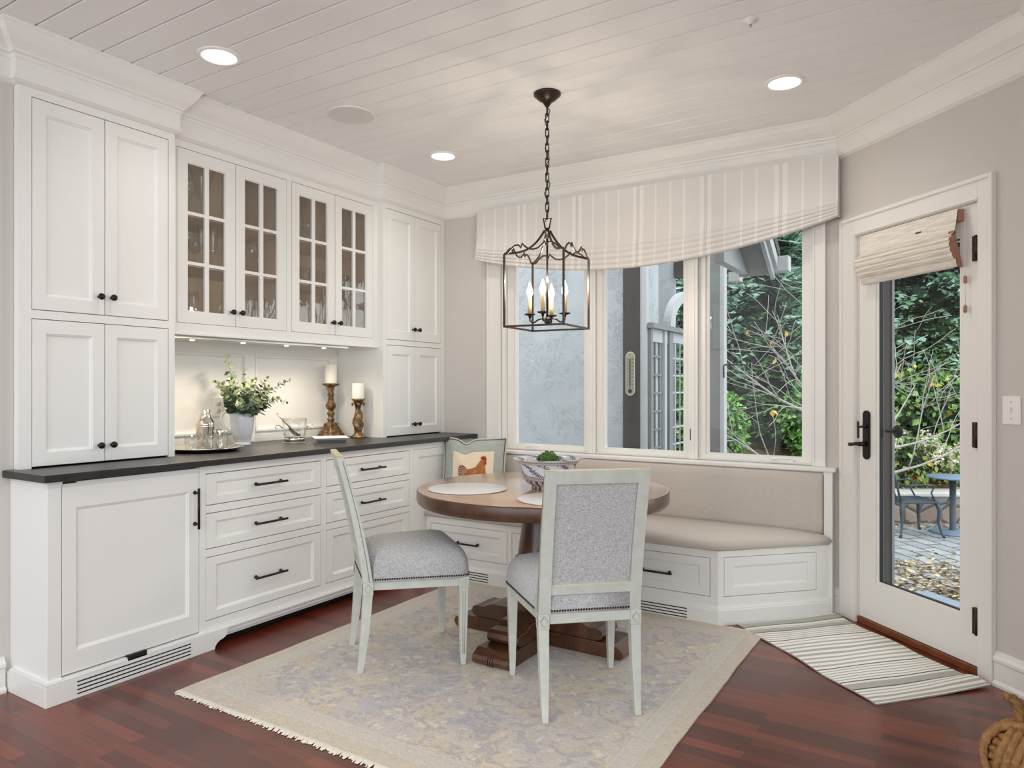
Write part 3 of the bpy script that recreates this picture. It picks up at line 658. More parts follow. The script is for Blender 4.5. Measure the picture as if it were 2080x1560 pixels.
for k, (y0, y1, lab) in enumerate(((2.098, 2.863, 'white three drawer base cabinet next to the large panelled door'), (2.863, 3.628, 'white three drawer base cabinet behind the left dining chair'))):
    t = thing('drawer_cabinet', lab, 'cabinet', (-3.3, (y0 + y1) / 2, 0))
    d0, d1 = y0 + .020, y1 - .020
    b = MB(); b.fbox(F, y0, d0 - .0015, .09, .884, -.3, 0); b.fbox(F, d1 + .0015, y1, .09, .884, -.3, 0)
    for z0, z1 in ((.0965, .1405), (.4455, .4825), (.6555, .6915), (.8455, .884)): b.fbox(F, d0 - .0015, d1 + .0015, z0, z1, -.02, 0)
    b.build('body', M['cab'], t, bevel=.001)
    MB().box(-3.3, XL - .021, d0, d1, .1, .88).build('interior', M['dark'], t)
    for z0, z1 in ((.143, .443), (.485, .653), (.694, .843)):
        o = MB().front(F, d0 + .0012, d1 - .0012, z0 + .0010, z1 - .0010, 0, (.052, .038)).build('drawer', M['cab'], t)
        pull(o, F, (d0 + d1) / 2, (z0 + z1) / 2 - .004)
    p = MB()
    foot = [(2.098, 0), (2.153, 0), (2.156, .012), (2.166, .026), (2.182, .036), (2.200, .040), (2.212, .046), (2.222, .058), (2.228, .082), (2.098, .082)]
    if k == 1: foot = [(2 * 2.863 - a_, z_) for a_, z_ in foot]
    p.prism(foot if k == 0 else foot[::-1], FP, -.02, 0); bead(p, FP, y0, y1)
    ya, yb = (2.2, y1) if k == 0 else (y0, 3.526)
    p.fbox(FP, ya, yb, .058, .082, -.05, -.012); p.fbox(FP, ya, yb, .040, .058, -.05, -.026)
    p.build('plinth', M['cab'], t, bevel=.0015)
    MB().box(-3.16, -3.107, y0, y1, 0, .09).build('toe_kick', M['dark'], t)
t = thing('end_cabinet', 'white cabinet end panel in the corner behind the rooster pillow', 'cabinet', (-3.3, 3.98, 0))
b = MB(); b.fbox(F, 3.628, 3.648, .09, .884, -.3, 0); b.fbox(F, 3.648, YW - .003, .8455, .884, -.02, 0); b.fbox(F, 3.648, YW - .003, .09, .5165, -.02, 0); b.fbox(F, 4.282, YW - .003, .5165, .8455, -.02, 0)
b.box(-3.3, XL - .02, 3.629, 3.70, 0, .09); b.build('body', M['cab'], t, bevel=.001)
MB().box(-3.3, XL - .021, 3.65, 4.30, .1, .88).build('interior', M['dark'], t)
MB().front(F, 3.650, 4.28, .518, .844, 0, (.054, .05)).build('panel', M['cab'], t)

# ------------------------------------------------------------------ window bench
PB = [(-3.038, 3.78), (-1.0735, 3.78), (-.600, 4.2636), (-.600, YW - .002), (-3.038, YW - .002)]
FB = Frame((0, 3.78, 0), (1, 0, 0), (0, -1, 0)); BC = Vector((-1.0735, 3.78, 0)); UE = Vector((.6997, .7145, 0)); FE_ = Frame(BC, UE, EE)
t = thing('window_bench', 'white built-in bench base with drawers under the window', 'bench', (-2.0, 4.0, 0))
core = MB(); core.prism([(-3.038, 3.801), (-1.082, 3.801), (-.632, 4.262), (-.632, 4.33), (-3.038, 4.33)], WORLD, .02, .388); core.build('interior', M['dark'], t)
b = MB(); DR = [(-2.998, -2.393), (-2.357, -1.752), (-1.716, -1.116)]
b.fbox(FB, -3.038, -1.0735, .3505, .390, -.02, 0); b.fbox(FB, -3.038, -1.0735, .09, .1435, -.02, 0)
for a, c in ((-3.038, -3.0), (-2.391, -2.359), (-1.750, -1.718), (-1.114, -1.0735)): b.fbox(FB, a, c, .1435, .3505, -.02, 0)
b.fbox(FE_, 0, .668, .3555, .390, -.02, 0); b.fbox(FE_, 0, .668, .09, .1455, -.02, 0); b.fbox(FE_, 0, .0365, .1455, .3555, -.02, 0); b.fbox(FE_, .5995, .668, .1455, .3555, -.02, 0)
b.prism([(-3.038, 3.79), (-1.08, 3.79), (-.612, 4.262), (-.605, 4.335), (-3.038, 4.335)], WORLD, .3885, .392)
b.box(-.626, -.582, 4.262, YW - .002, 0, .79)
b.box(-2.80, -2.735, 4.25, YW - .002, .40, .79)
b.build('body', M['cab'], t, bevel=.001)
for a, c in DR:
    o = MB().front(FB, a + .001, c - .001, .1462, .3478, 0, (.053, .042)).build('drawer', M['cab'], t); pull(o, FB, (a + c) / 2, .243)
MB().front(FE_, .0392, .5968, .1482, .3528, 0, (.053, .045)).build('end_panel', M['cab'], t)
p = MB(); pth = [(-3.038, 3.78), (-1.0735, 3.78), tuple((BC + UE * .674)[:2])]
sweep(p, pth, [(-.01, 0), (.016, 0), (.016, .078), (.012, .082), (.012, .088), (.004, .094), (.002, .102), (-.01, .104)], 0, 2)
p.build('plinth', M['cab'], t)
FPB = Frame((0, 3.764, 0), (1, 0, 0), (0, -1, 0)); plinth_vent(FPB, -2.95, -2.525, t); plinth_vent(FPB, -1.66, -1.235, t)

def offpoly(P, d):
    """offset a ccw convex polygon inwards by d (list per edge or one number)"""
    n = len(P); out = []
    D = d if isinstance(d, (list, tuple)) else [d] * n
    E = []
    for i in range(n):
        a, b_ = Vector(P[i]), Vector(P[(i + 1) % n]); e = (b_ - a).normalized(); nn = Vector((-e.y, e.x)); E.append((a + nn * D[i], e))
    for i in range(n):
        p0, e0 = E[i - 1]; p1, e1 = E[i]
        den = e0.x * e1.y - e0.y * e1.x
        s_ = ((p1.x - p0.x) * e1.y - (p1.y - p0.y) * e1.x) / den; out.append(p0 + e0 * s_)
    return out
def subdiv(P, per):
    o = []
    for i in range(len(P)):
        a, b_ = Vector(P[i]), Vector(P[(i + 1) % len(P)])
        for k in range(per): o.append(a.lerp(b_, k / per))
    return o
PC = [(-3.036, 3.770), (-1.079, 3.770), (-.604, 4.236), (-3.036, 4.236)]
ls = []
for dz, d in ((.392, .004), (.396, -.004), (.412, -.010), (.430, -.006), (.444, .008), (.453, .030), (.460, .07), (.464, .12), (.466, .17)):
    q = offpoly(PC, [d, d, min(d, .0), min(d, .002)]); ls.append([Vector((a.x, a.y, dz)) for a in subdiv(q, 6)])
c = MB(); c.loops(ls, 0, True, True, True); o = c.build('seat_cushion', M['benchfab'])
tag(o, 'long taupe upholstered seat cushion on the window bench', 'cushion')
FBK = Frame((0, 4.338, 0), (1, 0, 0), (0, -1, 0)); ls = []
for n_, d in ((0, .0), (.07, .0), (.088, .006), (.097, .02), (.101, .05), (.102, .09)):
    q = [(-2.73 + d, .447 + d * .4), (-.630 - d * .6, .447 + d * .4), (-.630 - d * .6, .786 - d), (-2.73 + d, .786 - d)]
    ls.append([FBK(a.x, a.y, n_) for a in subdiv(q, 6)])
c = MB(); c.loops(ls, 0, True, True, True); tag(c.build('back_cushion', M['benchfab']), 'long taupe upholstered backrest fixed under the window sill', 'cushion')
# ------------------------------------------------------------------ ceiling fixtures
def downlight(x, y, label, seen=True):
    t = thing('ceiling_downlight', label, 'ceiling light', (x, y, ZC), group='recessed ceiling lights')
    MB().lathe([(.094, ZC + .006), (.094, ZC - .006), (.088, ZC - .009), (.076, ZC - .008), (.072, ZC - .003), (.069, ZC + .002)], (x, y, 0), 40, cap0=False, cap1=False).build('trim_ring', M['plastic'], t)
    MB().lathe([(.0695, ZC - .0015), (.001, ZC - .0015)], (x, y, 0), 40, cap0=False).build('lens', M['led'], t)
    return t
LAMPS = [(-2.807, 2.021), (-.714, 3.654), (-2.799, 3.654)]
for (x, y), lb in zip(LAMPS, ('recessed ceiling downlight above the tall left cupboard', 'recessed ceiling downlight nearest the glass door', 'recessed ceiling downlight near the far corner by the window valance')): downlight(x, y, lb)
t = thing('ceiling_speaker', 'round flat white speaker grille set in the plank ceiling', 'speaker', (-2.803, 2.841, ZC))
MB().lathe([(.128, ZC + .001), (.128, ZC - .005), (.122, ZC - .006)], (-2.803, 2.841, 0), 48, cap0=False, cap1=False).build('rim', M['plastic'], t)
MB().lathe([(.122, ZC - .006), (.001, ZC - .0045)], (-2.803, 2.841, 0), 48, cap0=False).build('grille', M['speaker'], t)
t = thing('ceiling_sprinkler', 'small white ceiling sprinkler cap near the top right', 'sprinkler', (-.71, 2.963, ZC))
MB().lathe([(.030, ZC + .007), (.030, ZC - .005), (.012, ZC - .007), (.010, ZC - .018), (.001, ZC - .018)], (-.71, 2.963, 0), 24, cap0=False).build('cap', M['plastic'], t)
MB().lathe([(.006, ZC - .018), (.006, ZC - .026), (.001, ZC - .026)], (-.71, 2.963, 0), 12).build('nozzle', M['chrome'], t)

# ------------------------------------------------------------------ lantern
LC = Vector((-1.76, 3.16, 0)); th = math.radians(31.94); RT = Vector((math.cos(th), math.sin(th), 0)); FWD = Vector((-math.sin(th), math.cos(th), 0))
c1 = (RT * .067 - FWD * .215).normalized(); ang = math.atan2(c1.y, c1.x) - math.radians(-90)
t = thing('lantern_pendant', 'bronze open cage lantern hanging by a chain over the round table', 'pendant light', (LC.x, LC.y, ZC), ang, local=True)
D = .227; cor = [Vector((D * math.cos(PI / 2 * k - PI / 2), D * math.sin(PI / 2 * k - PI / 2), 0)) for k in range(4)]
zt, zb = 1.918 - ZC, 1.560 - ZC
def up(p, z): return Vector((p[0], p[1], z))
def mesh(name, parent=t, mt='lantern', **k): return lambda mb: mb.build(name, M[mt], parent, origin=(0, 0, 0), **k)
mesh('canopy')(MB().lathe([(.001, 0), (.069, 0), (.069, -.010), (.064, -.014), (.058, -.020), (.040, -.036), (.022, -.046), (.018, -.056), (.012, -.060), (.012, -.066), (.001, -.067)], seg=36))
ch = MB(); z = -.068; zend = 2.113 - ZC; nl = 15; pitch = (zend - z + .0) / nl
for k in range(nl):
    zc_ = z + pitch * (k + .5); hl = abs(pitch) / 2 + .0055; w = .0085; pts = []
    for j in range(16):
        a = 2 * PI * j / 16; q = w * math.cos(a); zz = (hl - w) * (1 if math.sin(a) > 0 else -1) + w * math.sin(a)
        pts.append(Vector((q, 0, zc_ + zz)) if k % 2 else Vector((0, q, zc_ + zz)))
    ch.tube(pts, .0028, 6, closed=True)
mesh('chain')(ch)
cd_ = [Vector((.010 * math.sin(k * 1.25 + .4) + (.004 if k % 3 else -.006), .008 * math.cos(k * 1.7), -.06 + (zend - .02 + .06) * k / 24)) for k in range(25)]
mesh('cord', mt='black')(MB().tube(cd_, .0022, 6))
lp = MB(); z1, z0 = 2.113 - ZC, 2.062 - ZC
ra = -ang + th
LU = Vector((math.cos(ra), math.sin(ra), 0))
lp.tube([LU * -.020 + up((0, 0), z1), LU * .020 + up((0, 0), z1), LU * .010 + up((0, 0), z0), LU * -.010 + up((0, 0), z0)], .004, 6, closed=True)
lp.lathe([(.001, 2.064 - ZC), (.010, 2.064 - ZC), (.011, 2.050 - ZC), (.024, 2.047 - ZC), (.024, 2.042 - ZC), (.012, 2.040 - ZC), (.013, 2.015 - ZC), (.006, 2.010 - ZC)], seg=16)
mesh('finial')(lp)
mesh('stem')(MB().tube([up((0, 0), 2.05 - ZC), up((0, 0), 1.585 - ZC)], .0055, 8).lathe([(.001, 1.612 - ZC), (.013, 1.612 - ZC), (.014, 1.585 - ZC), (.008, 1.578 - ZC), (.001, 1.578 - ZC)], seg=14))
cg = MB()
for k in range(4):
    a, b_ = cor[k], cor[(k + 1) % 4]
    cg.tube([up(a, zb), up(a, zt)], 0, up=(a - b_), flat=(.009, .009))
    e = (b_ - a).normalized() * .0045
    cg.tube([up(a - e, zb), up(b_ + e, zb)], 0, flat=(.009, .009))
mesh('cage_frame')(cg)
for k in range(4):
    a = cor[k]; pts = []
    for q in range(21):
        s_ = q / 20; r_ = D + (.014 - D) * s_
        h = 1.918 + .112 * (s_ ** 3.2) + .018 * s_ + .004
        pts.append(up(a.normalized() * r_, h - ZC))
    mesh('roof_arm')(MB().tube(pts, 0, flat=(.006, .010)))
    b_ = cor[(k + 1) % 4]; m_ = (a + b_) / 2; pts = []
    prof = [(0, 0), (.06, .004), (.12, .022), (.19, .034), (.25, .034), (.285, .022), (.315, .040), (.35, .028), (.42, .014), (.5, .010)]
    prof = prof + [(1 - s_, h) for s_, h in prof[-2::-1]]
    for s_, h in prof: pts.append(up(a.lerp(b_, s_), zt + h * 1.15))
    mesh('scroll_rail')(MB().tube(pts, 0, flat=(.005, .008)))
for (la, de) in ((-.087, .026), (-.026, -.087), (.026, .087), (.087, -.026)):
    w = RT * la + FWD * de; p = Vector((w.x * math.cos(-ang) - w.y * math.sin(-ang), w.x * math.sin(-ang) + w.y * math.cos(-ang), 0))
    A = MB(); pts = [p * f + Vector((0, 0, z - ZC)) for f, z in ((.1, 1.600), (.35, 1.606), (.55, 1.600), (.72, 1.588), (.9, 1.590), (1.0, 1.598), (1.0, 1.612))]
    A.tube(pts, .0042, 8); A.lathe([(.006, 1.610 - ZC), (.008, 1.622 - ZC), (.027, 1.627 - ZC), (.029, 1.632 - ZC), (.010, 1.632 - ZC), (.001, 1.634 - ZC)], tuple(p), 20)
    arm = mesh('candle_arm')(A)
    mesh('candle_sleeve', arm, 'sleeve')(MB().lathe([(.0105, 1.632 - ZC), (.0105, 1.714 - ZC), (.008, 1.716 - ZC), (.001, 1.716 - ZC)], tuple(p), 16))
    mesh('bulb', arm, 'bulb')(MB().lathe([(.006, 1.714 - ZC), (.0105, 1.722 - ZC), (.0165, 1.738 - ZC), (.0150, 1.754 - ZC), (.008, 1.776 - ZC), (.003, 1.792 - ZC), (.0006, 1.796 - ZC)], tuple(p), 16))

# ------------------------------------------------------------------ window valance (relaxed roman shade)
VX0, VX1, VY = -2.945, -.552, YW - .095
mb = MB(); NXV = 90
def fold(x):
    s_ = (x - VX0) / (VX1 - VX0)
    return 2.243 + .013 * s_ - .088 * math.sin(PI * min(max(s_, 0), 1)) ** .9
def hem(x):
    s_ = (x - VX0) / (VX1 - VX0)
    return 2.176 + .014 * s_ - .168 * math.sin(PI * min(max(s_, 0), 1)) ** .85
rows = []
def vrow(x):
    f, h = fold(x), hem(x); L = [(0.0, 2.528), (0.0, 2.45), (-.002, f + .06), (-.010, f + .02), (-.013, f + .004), (-.006, f)]
    n = 4
    for k in range(n):
        a = f + (h - f) * k / n; b_ = f + (h - f) * (k + 1) / n
        L += [(-.013 - .004 * k, a - (a - b_) * .12), (-.019 - .003 * k, a - (a - b_) * .55), (-.013 - .003 * k, b_ + (a - b_) * .05)]
        if k < n - 1: L += [(-.003, b_ + (a - b_) * .02)]
    L += [(.02, h + .004)]
    return L
xs = [VX0 + (VX1 - VX0) * i / NXV for i in range(NXV + 1)]
for x in xs: rows.append([Vector((x, VY + dy + .0025 * math.sin(x * 9) * (1 if z < 2.45 else 0), z)) for dy, z in vrow(x)])
nn_ = len(rows[0]); vs = [p for r in rows for p in r]; fs = []; uv = []
for i in range(NXV):
    for j in range(nn_ - 1):
        fs.append((i * nn_ + j, (i + 1) * nn_ + j, (i + 1) * nn_ + j + 1, i * nn_ + j + 1)); u0, u1 = xs[i] + 3, xs[i + 1] + 3
        uv.append([(u0, .1), (u1, .1), (u1, .1), (u0, .1)])
mb.add(vs, fs, 0, True, uv)
for r, x in ((rows[0], VX0), (rows[-1], VX1)):     # side returns back to the wall
    b_ = [Vector((p.x, YW - .001, p.z)) for p in r]
    mb.loops([r, b_], 0, True, closed=False)
    mb.uv[-(len(r) - 1):] = [[(x + 3, .1)] * 4] * (len(r) - 1)
o = mb.build('window_valance', M['valance']); tag(o, 'striped linen roman valance sagging across the top of the window', 'window blind', center=False)

# woven shade on the door
t = thing('woven_blind', 'natural woven wood shade folded up at the top of the glass door', 'window blind', FD(.49, 1.80, 0))
S0, S1 = .232, .826
prof = [(.004, 2.052), (.036, 2.052), (.040, 2.03), (.046, 1.99), (.054, 1.955), (.050, 1.945), (.062, 1.943), (.075, 1.935), (.068, 1.927), (.080, 1.924), (.086, 1.912), (.079, 1.905), (.085, 1.898), (.083, 1.885), (.076, 1.88), (.080, 1.87), (.074, 1.858), (.066, 1.853), (.068, 1.842), (.058, 1.832), (.046, 1.825), (.044, 1.805), (.036, 1.795), (.016, 1.795)]
m = MB(); m.loops([[FD(u, z, n) for n, z in prof] for u in (S0, S0 + .2, S0 + .4, S1)], 0, False, closed=False); m.build('woven_cloth', M['shade'], t)
side = [(n, z) for n, z in prof]
jag = []
for k, (n, z) in enumerate(side): jag.append((n - (.006 if k % 2 else 0), z)) if z < 1.96 else None
m = MB(); m.loops([[FD(S1 + .001, z, n) for n, z in jag], [FD(S1 - .03, z, n) for n, z in jag]], 0, False, True, True); m.build('folded_edge', M['shadeback'], t)
MB().fbox(FD, S0, S1 + .002, 2.000, 2.050, 0, .034).build('head_rail', M['shadeback'], t)
m = MB(); m.tube([FD(S1 + .014, 2.04, .012), FD(S1 + .014, 1.60, .010)], .0016, 6); m.build('cord', M['plastic'], t)
for z in (1.735, 1.605):
    MB().lathe([(.005, z - .016), (.0075, z - .012), (.0075, z + .012), (.004, z + .018)], tuple(FD(S1 + .014, 0, .011)), 10).build('cord_toggle', M['shadeback'], t)
MB().fbox(FD, .60, .632, 1.985, 1.991, .046, .049).build('cord_slot', M['black'], t)

# ------------------------------------------------------------------ rug, mat, rope knot
RG = Vector((-1.782, 2.767, 0)); RX, RY = .947, .985
g = 24; vs = []; fs = []
for i in range(g + 1):
    for j in range(g + 1):
        x = -RX + 2 * RX * i / g; y = -RY + 2 * RY * j / g
        if i in (0, g): x += .002 * math.sin(y * 9) + .0015 * math.sin(y * 23)
        vs.append((RG.x + x, RG.y + y, .008 + .0012 * math.sin(x * 7 + y * 3)))
for i in range(g):
    for j in range(g): fs.append((i * (g + 1) + j, (i + 1) * (g + 1) + j, (i + 1) * (g + 1) + j + 1, i * (g + 1) + j + 1))
mb = MB().add(vs, fs, 0, True)
bd = [i * (g + 1) for i in range(g + 1)] + [g * (g + 1) + j for j in range(1, g + 1)] + [i * (g + 1) + g for i in range(g - 1, -1, -1)] + [j for j in range(g - 1, 0, -1)]
top = [Vector(vs[k]) for k in bd]; mb.loops([top, [Vector((p.x, p.y, .0005)) for p in top]], 0)
rug = thing('area_rug', 'faded beige and lavender oriental rug under the table and chairs', 'rug', tuple(RG))
mb.build('pile', M['rug'], rug)
for yy, sg in ((-RY, -1), (RY, 1)):
    mb = MB()
    x = -RX + .004
    while x < RX - .004:
        L = R.uniform(.018, .036) if sg < 0 else R.uniform(.016, .030); dx = R.uniform(-.008, .008); w = R.uniform(.003, .0055)
        y0 = RG.y + yy
        p = [(RG.x + x - w, y0, .006), (RG.x + x + w, y0, .006), (RG.x + x + w * .7 + dx, y0 + sg * L, .002), (RG.x + x - w * .7 + dx, y0 + sg * L, .002), (RG.x + x + dx * .4, y0 + sg * L * .5, .010)]
        mb.add([Vector(q) for q in p], [(0, 1, 4), (1, 2, 4), (2, 3, 4), (3, 0, 4)], 0, True); x += R.uniform(.004, .0065)
    mb.build('fringe', M['fringe'], rug)

c0 = Vector((-.985, 3.836, 0)); c1_ = Vector((-.569, 4.272, 0)); c2 = Vector((.118, 3.588, 0)); c3 = Vector((-.275, 3.155, 0))
pat = 'mw1 mg7 mb1 mw3 mg1 mw1 mg5 mb1 mw2 mg1 mw2 mg1 mw2 mg1 mw2 mg1 mw2 mb1 mw3 mg1 mw3 mg2 mw3 mg2 mw3 mg3 mw3 mg3 mw3 mg2 mw3 mg2 mw3 mg2 mw3 mb1 mw2 mg1 mw2 mg1 mw2 mg1 mw2 mg1 mw2 mg1 mw2 mb1 mw2 mg6 mb1 mw2 mg1 mw2 mg1 mw2 mg2 mw2 mg2 mw1'.split()
tot = sum(int(p[2:]) for p in pat); mb = MB(); pos = 0; NV = 14; idx = {'mg': 0, 'mw': 1, 'mb': 2}
def matpt(s_, v_):
    a = c0.lerp(c3, s_); b_ = c1_.lerp(c2, s_); p = a.lerp(b_, v_)
    wave = .004 * math.sin(9 * s_ + 4 * v_) * (1 if 0.02 < s_ < .98 else .3)
    p.z = .006 + abs(wave) * .9
    k = max(0, (s_ - .86) / .14) * max(0, (v_ - .55) / .45); p.z += .03 * k * (1 + .6 * math.sin(30 * s_))
    j = max(0, (.12 - s_) / .12) * max(0, (v_ - .6) / .4); p.z += .012 * j
    q = p + NN * (.006 * math.sin(11 * s_)); return Vector((q.x, q.y, p.z))
for p in pat:
    w = int(p[2:]); sub = max(1, w // 2)
    for k in range(sub):
        s0, s1 = (pos + w * k / sub) / tot, (pos + w * (k + 1) / sub) / tot
        for j in range(NV):
            v0, v1 = j / NV, (j + 1) / NV
            mb.add([matpt(s0, v0), matpt(s1, v0), matpt(s1, v1), matpt(s0, v1)], [(0, 1, 2, 3)], idx[p[:2]], True)
    pos += w
edge = [matpt(k / 60, 0) for k in range(61)] + [matpt(1, j / NV) for j in range(1, NV + 1)] + [matpt(1 - k / 60, 1) for k in range(1, 61)] + [matpt(0, 1 - j / NV) for j in range(1, NV)]
mb.loops([edge, [Vector((p.x, p.y, max(.0005, p.z - .006))) for p in edge]], 0)
tag(mb.build('striped_mat', [M['mg'], M['mw'], M['mb']]), 'cream and grey striped flatweave mat lying in front of the glass door', 'mat')

# monkey fist rope knot
KC = Vector((.178, 2.69, .112)); t = thing('rope_knot_doorstop', 'brown rope monkey fist doorstop with a loop tail on the floor at the right edge', 'doorstop', (KC.x, KC.y, 0))
def ropetube(mb, pts, r, tw=34):
    P = []; L = 0
    n = len(pts); cum = [0]
    for a, b_ in zip(pts, pts[1:]): cum.append(cum[-1] + (Vector(b_) - Vector(a)).length)
    mb.tube(pts, r, 12, rf=lambda i, th_: 1 + .22 * math.cos(3 * (th_ + cum[min(i, n - 1)] * 2.2 / r / 3)))
    return mb
mb = MB(); rope = .0125
ax = [Vector((.25, .2, .95)).normalized(), Vector((.9, -.35, -.2)).normalized(), Vector((.3, .9, -.3)).normalized()]
for gi, a in enumerate(ax):
    u = a.orthogonal().normalized(); v = a.cross(u); base = (.088, .100, .112)[gi] - .004
    for k in range(-2, 3):
        off = k * rope * 1.75; rad = math.sqrt(max(base ** 2 - off ** 2, .0004)); pts = []
        for j in range(57):
            an = 2 * PI * j / 56; sq = 1 / (abs(math.cos(an)) ** 3 + abs(math.sin(an)) ** 3) ** (1 / 3)
            pts.append(KC + a * off + (u * math.cos(an) + v * math.sin(an)) * rad * (.93 + .07 * sq))
        ropetube(mb, pts, rope)
mb.ball(KC, .080, 16, 10); mb.build('knot', M['rope'], t)
mb = MB(); b0 = KC + Vector((-.012, .01, .098)); 
tp = [b0, b0 + Vector((-.002, .002, .03)), b0 + RT * -.005 + Vector((0, 0, .055)), b0 + RT * -.018 + Vector((0, 0, .078)), b0 + RT * -.034 + Vector((0, 0, .092)), b0 + RT * -.046 + Vector((0, 0, .094))]
fine = []
for i in range(len(tp) - 1):
    for k in range(5): fine.append(tp[i].lerp(tp[i + 1], k / 5))
fine.append(tp[-1])
ropetube(mb, fine, .0125); ropetube(mb, [p + RT * .014 + FWD * .012 - Vector((0, 0, .004)) for p in fine], .012)
mb.build('tail_loop', M['rope'], t)

# ------------------------------------------------------------------ round table
TC = Vector((-1.767, 3.12, 0)); t = thing('round_table', 'round wooden pedestal dining table standing on the rug', 'table', (TC.x, TC.y, .009))
MB().lathe([(.001, .69), (.606, .69), (.616, .692), (.621, .698), (.6255, .712), (.6255, .750), (.624, .7555), (.620, .7588), (.612, .7605), (.001, .7605)], tuple(TC), 96).build('tabletop', [M['tabletop']], t)
me = t.children[0].data; me.materials.append(M['tabledark'])
for p in me.polygons:
    c = p.center
    if c.z < .7585 - .009 and p.normal.z < .8: p.material_index = 1
MB().lathe([(.001, .20), (.118, .20), (.135, .225), (.15, .26), (.156, .30), (.150, .345), (.132, .378), (.128, .392), (.136, .398), (.136, .408), (.126, .414), (.122, .424), (.116, .47), (.106, .54), (.100, .60), (.103, .64), (.118, .66), (.124, .672), (.150, .69), (.001, .69)], tuple(TC), 48).build('pedestal', M['tabledark'], t)
MB().box(TC.x - .105, TC.x + .105, TC.y - .105, TC.y + .105, .14, .21).build('pedestal_block', M['tabledark'], t, bevel=.006)
up_poly = [(0, .075), (.335, .075), (.36, .082), (.372, .10), (.366, .122), (.345, .132), (.315, .130), (.29, .133), (.268, .145), (.25, .152), (0, .152)]
lo_poly = [(0, .009), (.46, .009), (.474, .022), (.478, .036), (.47, .052), (.448, .064), (.43, .075), (0, .075)]
for k in range(4):
    a = k * PI / 2; u = Vector((math.cos(a), math.sin(a), 0)); fr = Frame(TC, u, u.cross(Vector((0, 0, 1))))
    m = MB()
    m.prism(lo_poly, fr, -.095, .095); m.prism(up_poly, fr, -.085, .085)
    if k == 3:
        for q in (-.012, .0, .012): m.tube([fr(.472, .014, q), fr(.483, .03, q), fr(.480, .044, q), fr(.46, .062, q)], .0045, 6)
    m.build('foot', M['tabledark'], t, bevel=.002)

def disc(name, c, r, mt, th=.005):
    return MB().lathe([(.001, 0), (r - .002, 0), (r, .0015), (r, th - .001), (r - .0015, th), (.001, th)], tuple(c), 64).build(name, M[mt], None)
PA = Vector((-2.030, 2.845, .7615)); PB_ = Vector((-1.49, 2.80, .7615))
tag(disc('placemat', PA, .193, 'mat_white'), 'round pale grey placemat on the table in front of the left chair', 'placemat', 'round placemats')
tag(disc('placemat', PB_, .193, 'mat_white'), 'round pale grey placemat half hidden behind the near chair back', 'placemat', 'round placemats')
bc = Vector((-1.714, 3.085, .7605))
b = thing('pottery_bowl', 'blue and white patterned footed bowl on the round table', 'bowl', tuple(bc))
outer = [(.001, .0), (.078, .0), (.082, .004), (.080, .014), (.088, .018), (.108, .032), (.122, .05), (.130, .068), (.134, .078), (.136, .10), (.141, .118), (.152, .134), (.166, .144), (.174, .147), (.172, .150), (.160, .146), (.148, .136), (.134, .116), (.128, .08), (.115, .05), (.09, .026), (.001, .02)]
MB().lathe(outer, tuple(bc), 72, cap0=False, cap1=False).build('bowl_body', M['bowl'], b)
mb = MB(); cc = bc + Vector((.0, .0, .128)); rr_ = .055
mb.ball(cc, rr_ * .86, 16, 10, 0, (1, 1, .95))
for k in range(420):
    z = R.uniform(-1, 1); a = R.uniform(0, 2 * PI); s_ = math.sqrt(1 - z * z); n = Vector((s_ * math.cos(a), s_ * math.sin(a), z)); p = cc + n * rr_ * R.uniform(.86, 1.04)
    u = n.orthogonal().normalized(); v = n.cross(u); r_ = R.uniform(.004, .0075); w = R.uniform(0, 6)
    ring_ = [p + (u * math.cos(w + q * PI / 3) + v * math.sin(w + q * PI / 3)) * r_ + n * R.uniform(-.002, .004) for q in range(6)]
    mb.add([p + n * .004] + ring_, [(0, 1 + q, 1 + (q + 1) % 6) for q in range(6)], 0, False)
tag(mb.build('boxwood_ball', M['moss']), 'green preserved boxwood ball sitting in the patterned bowl', 'plant ball')
# the ball rests on moss fill inside the bowl
tag(MB().lathe([(.001, .0), (.112, .0), (.122, .010), (.10, .024), (.05, .030), (.001, .031)], tuple(bc + Vector((0, 0, .048))), 40, rf=lambda a, z: 1 + .02 * math.sin(9 * a)).build('shell_filler', M['litter'][1]), 'pale shells and moss filling the patterned bowl', 'filler', kind='stuff')

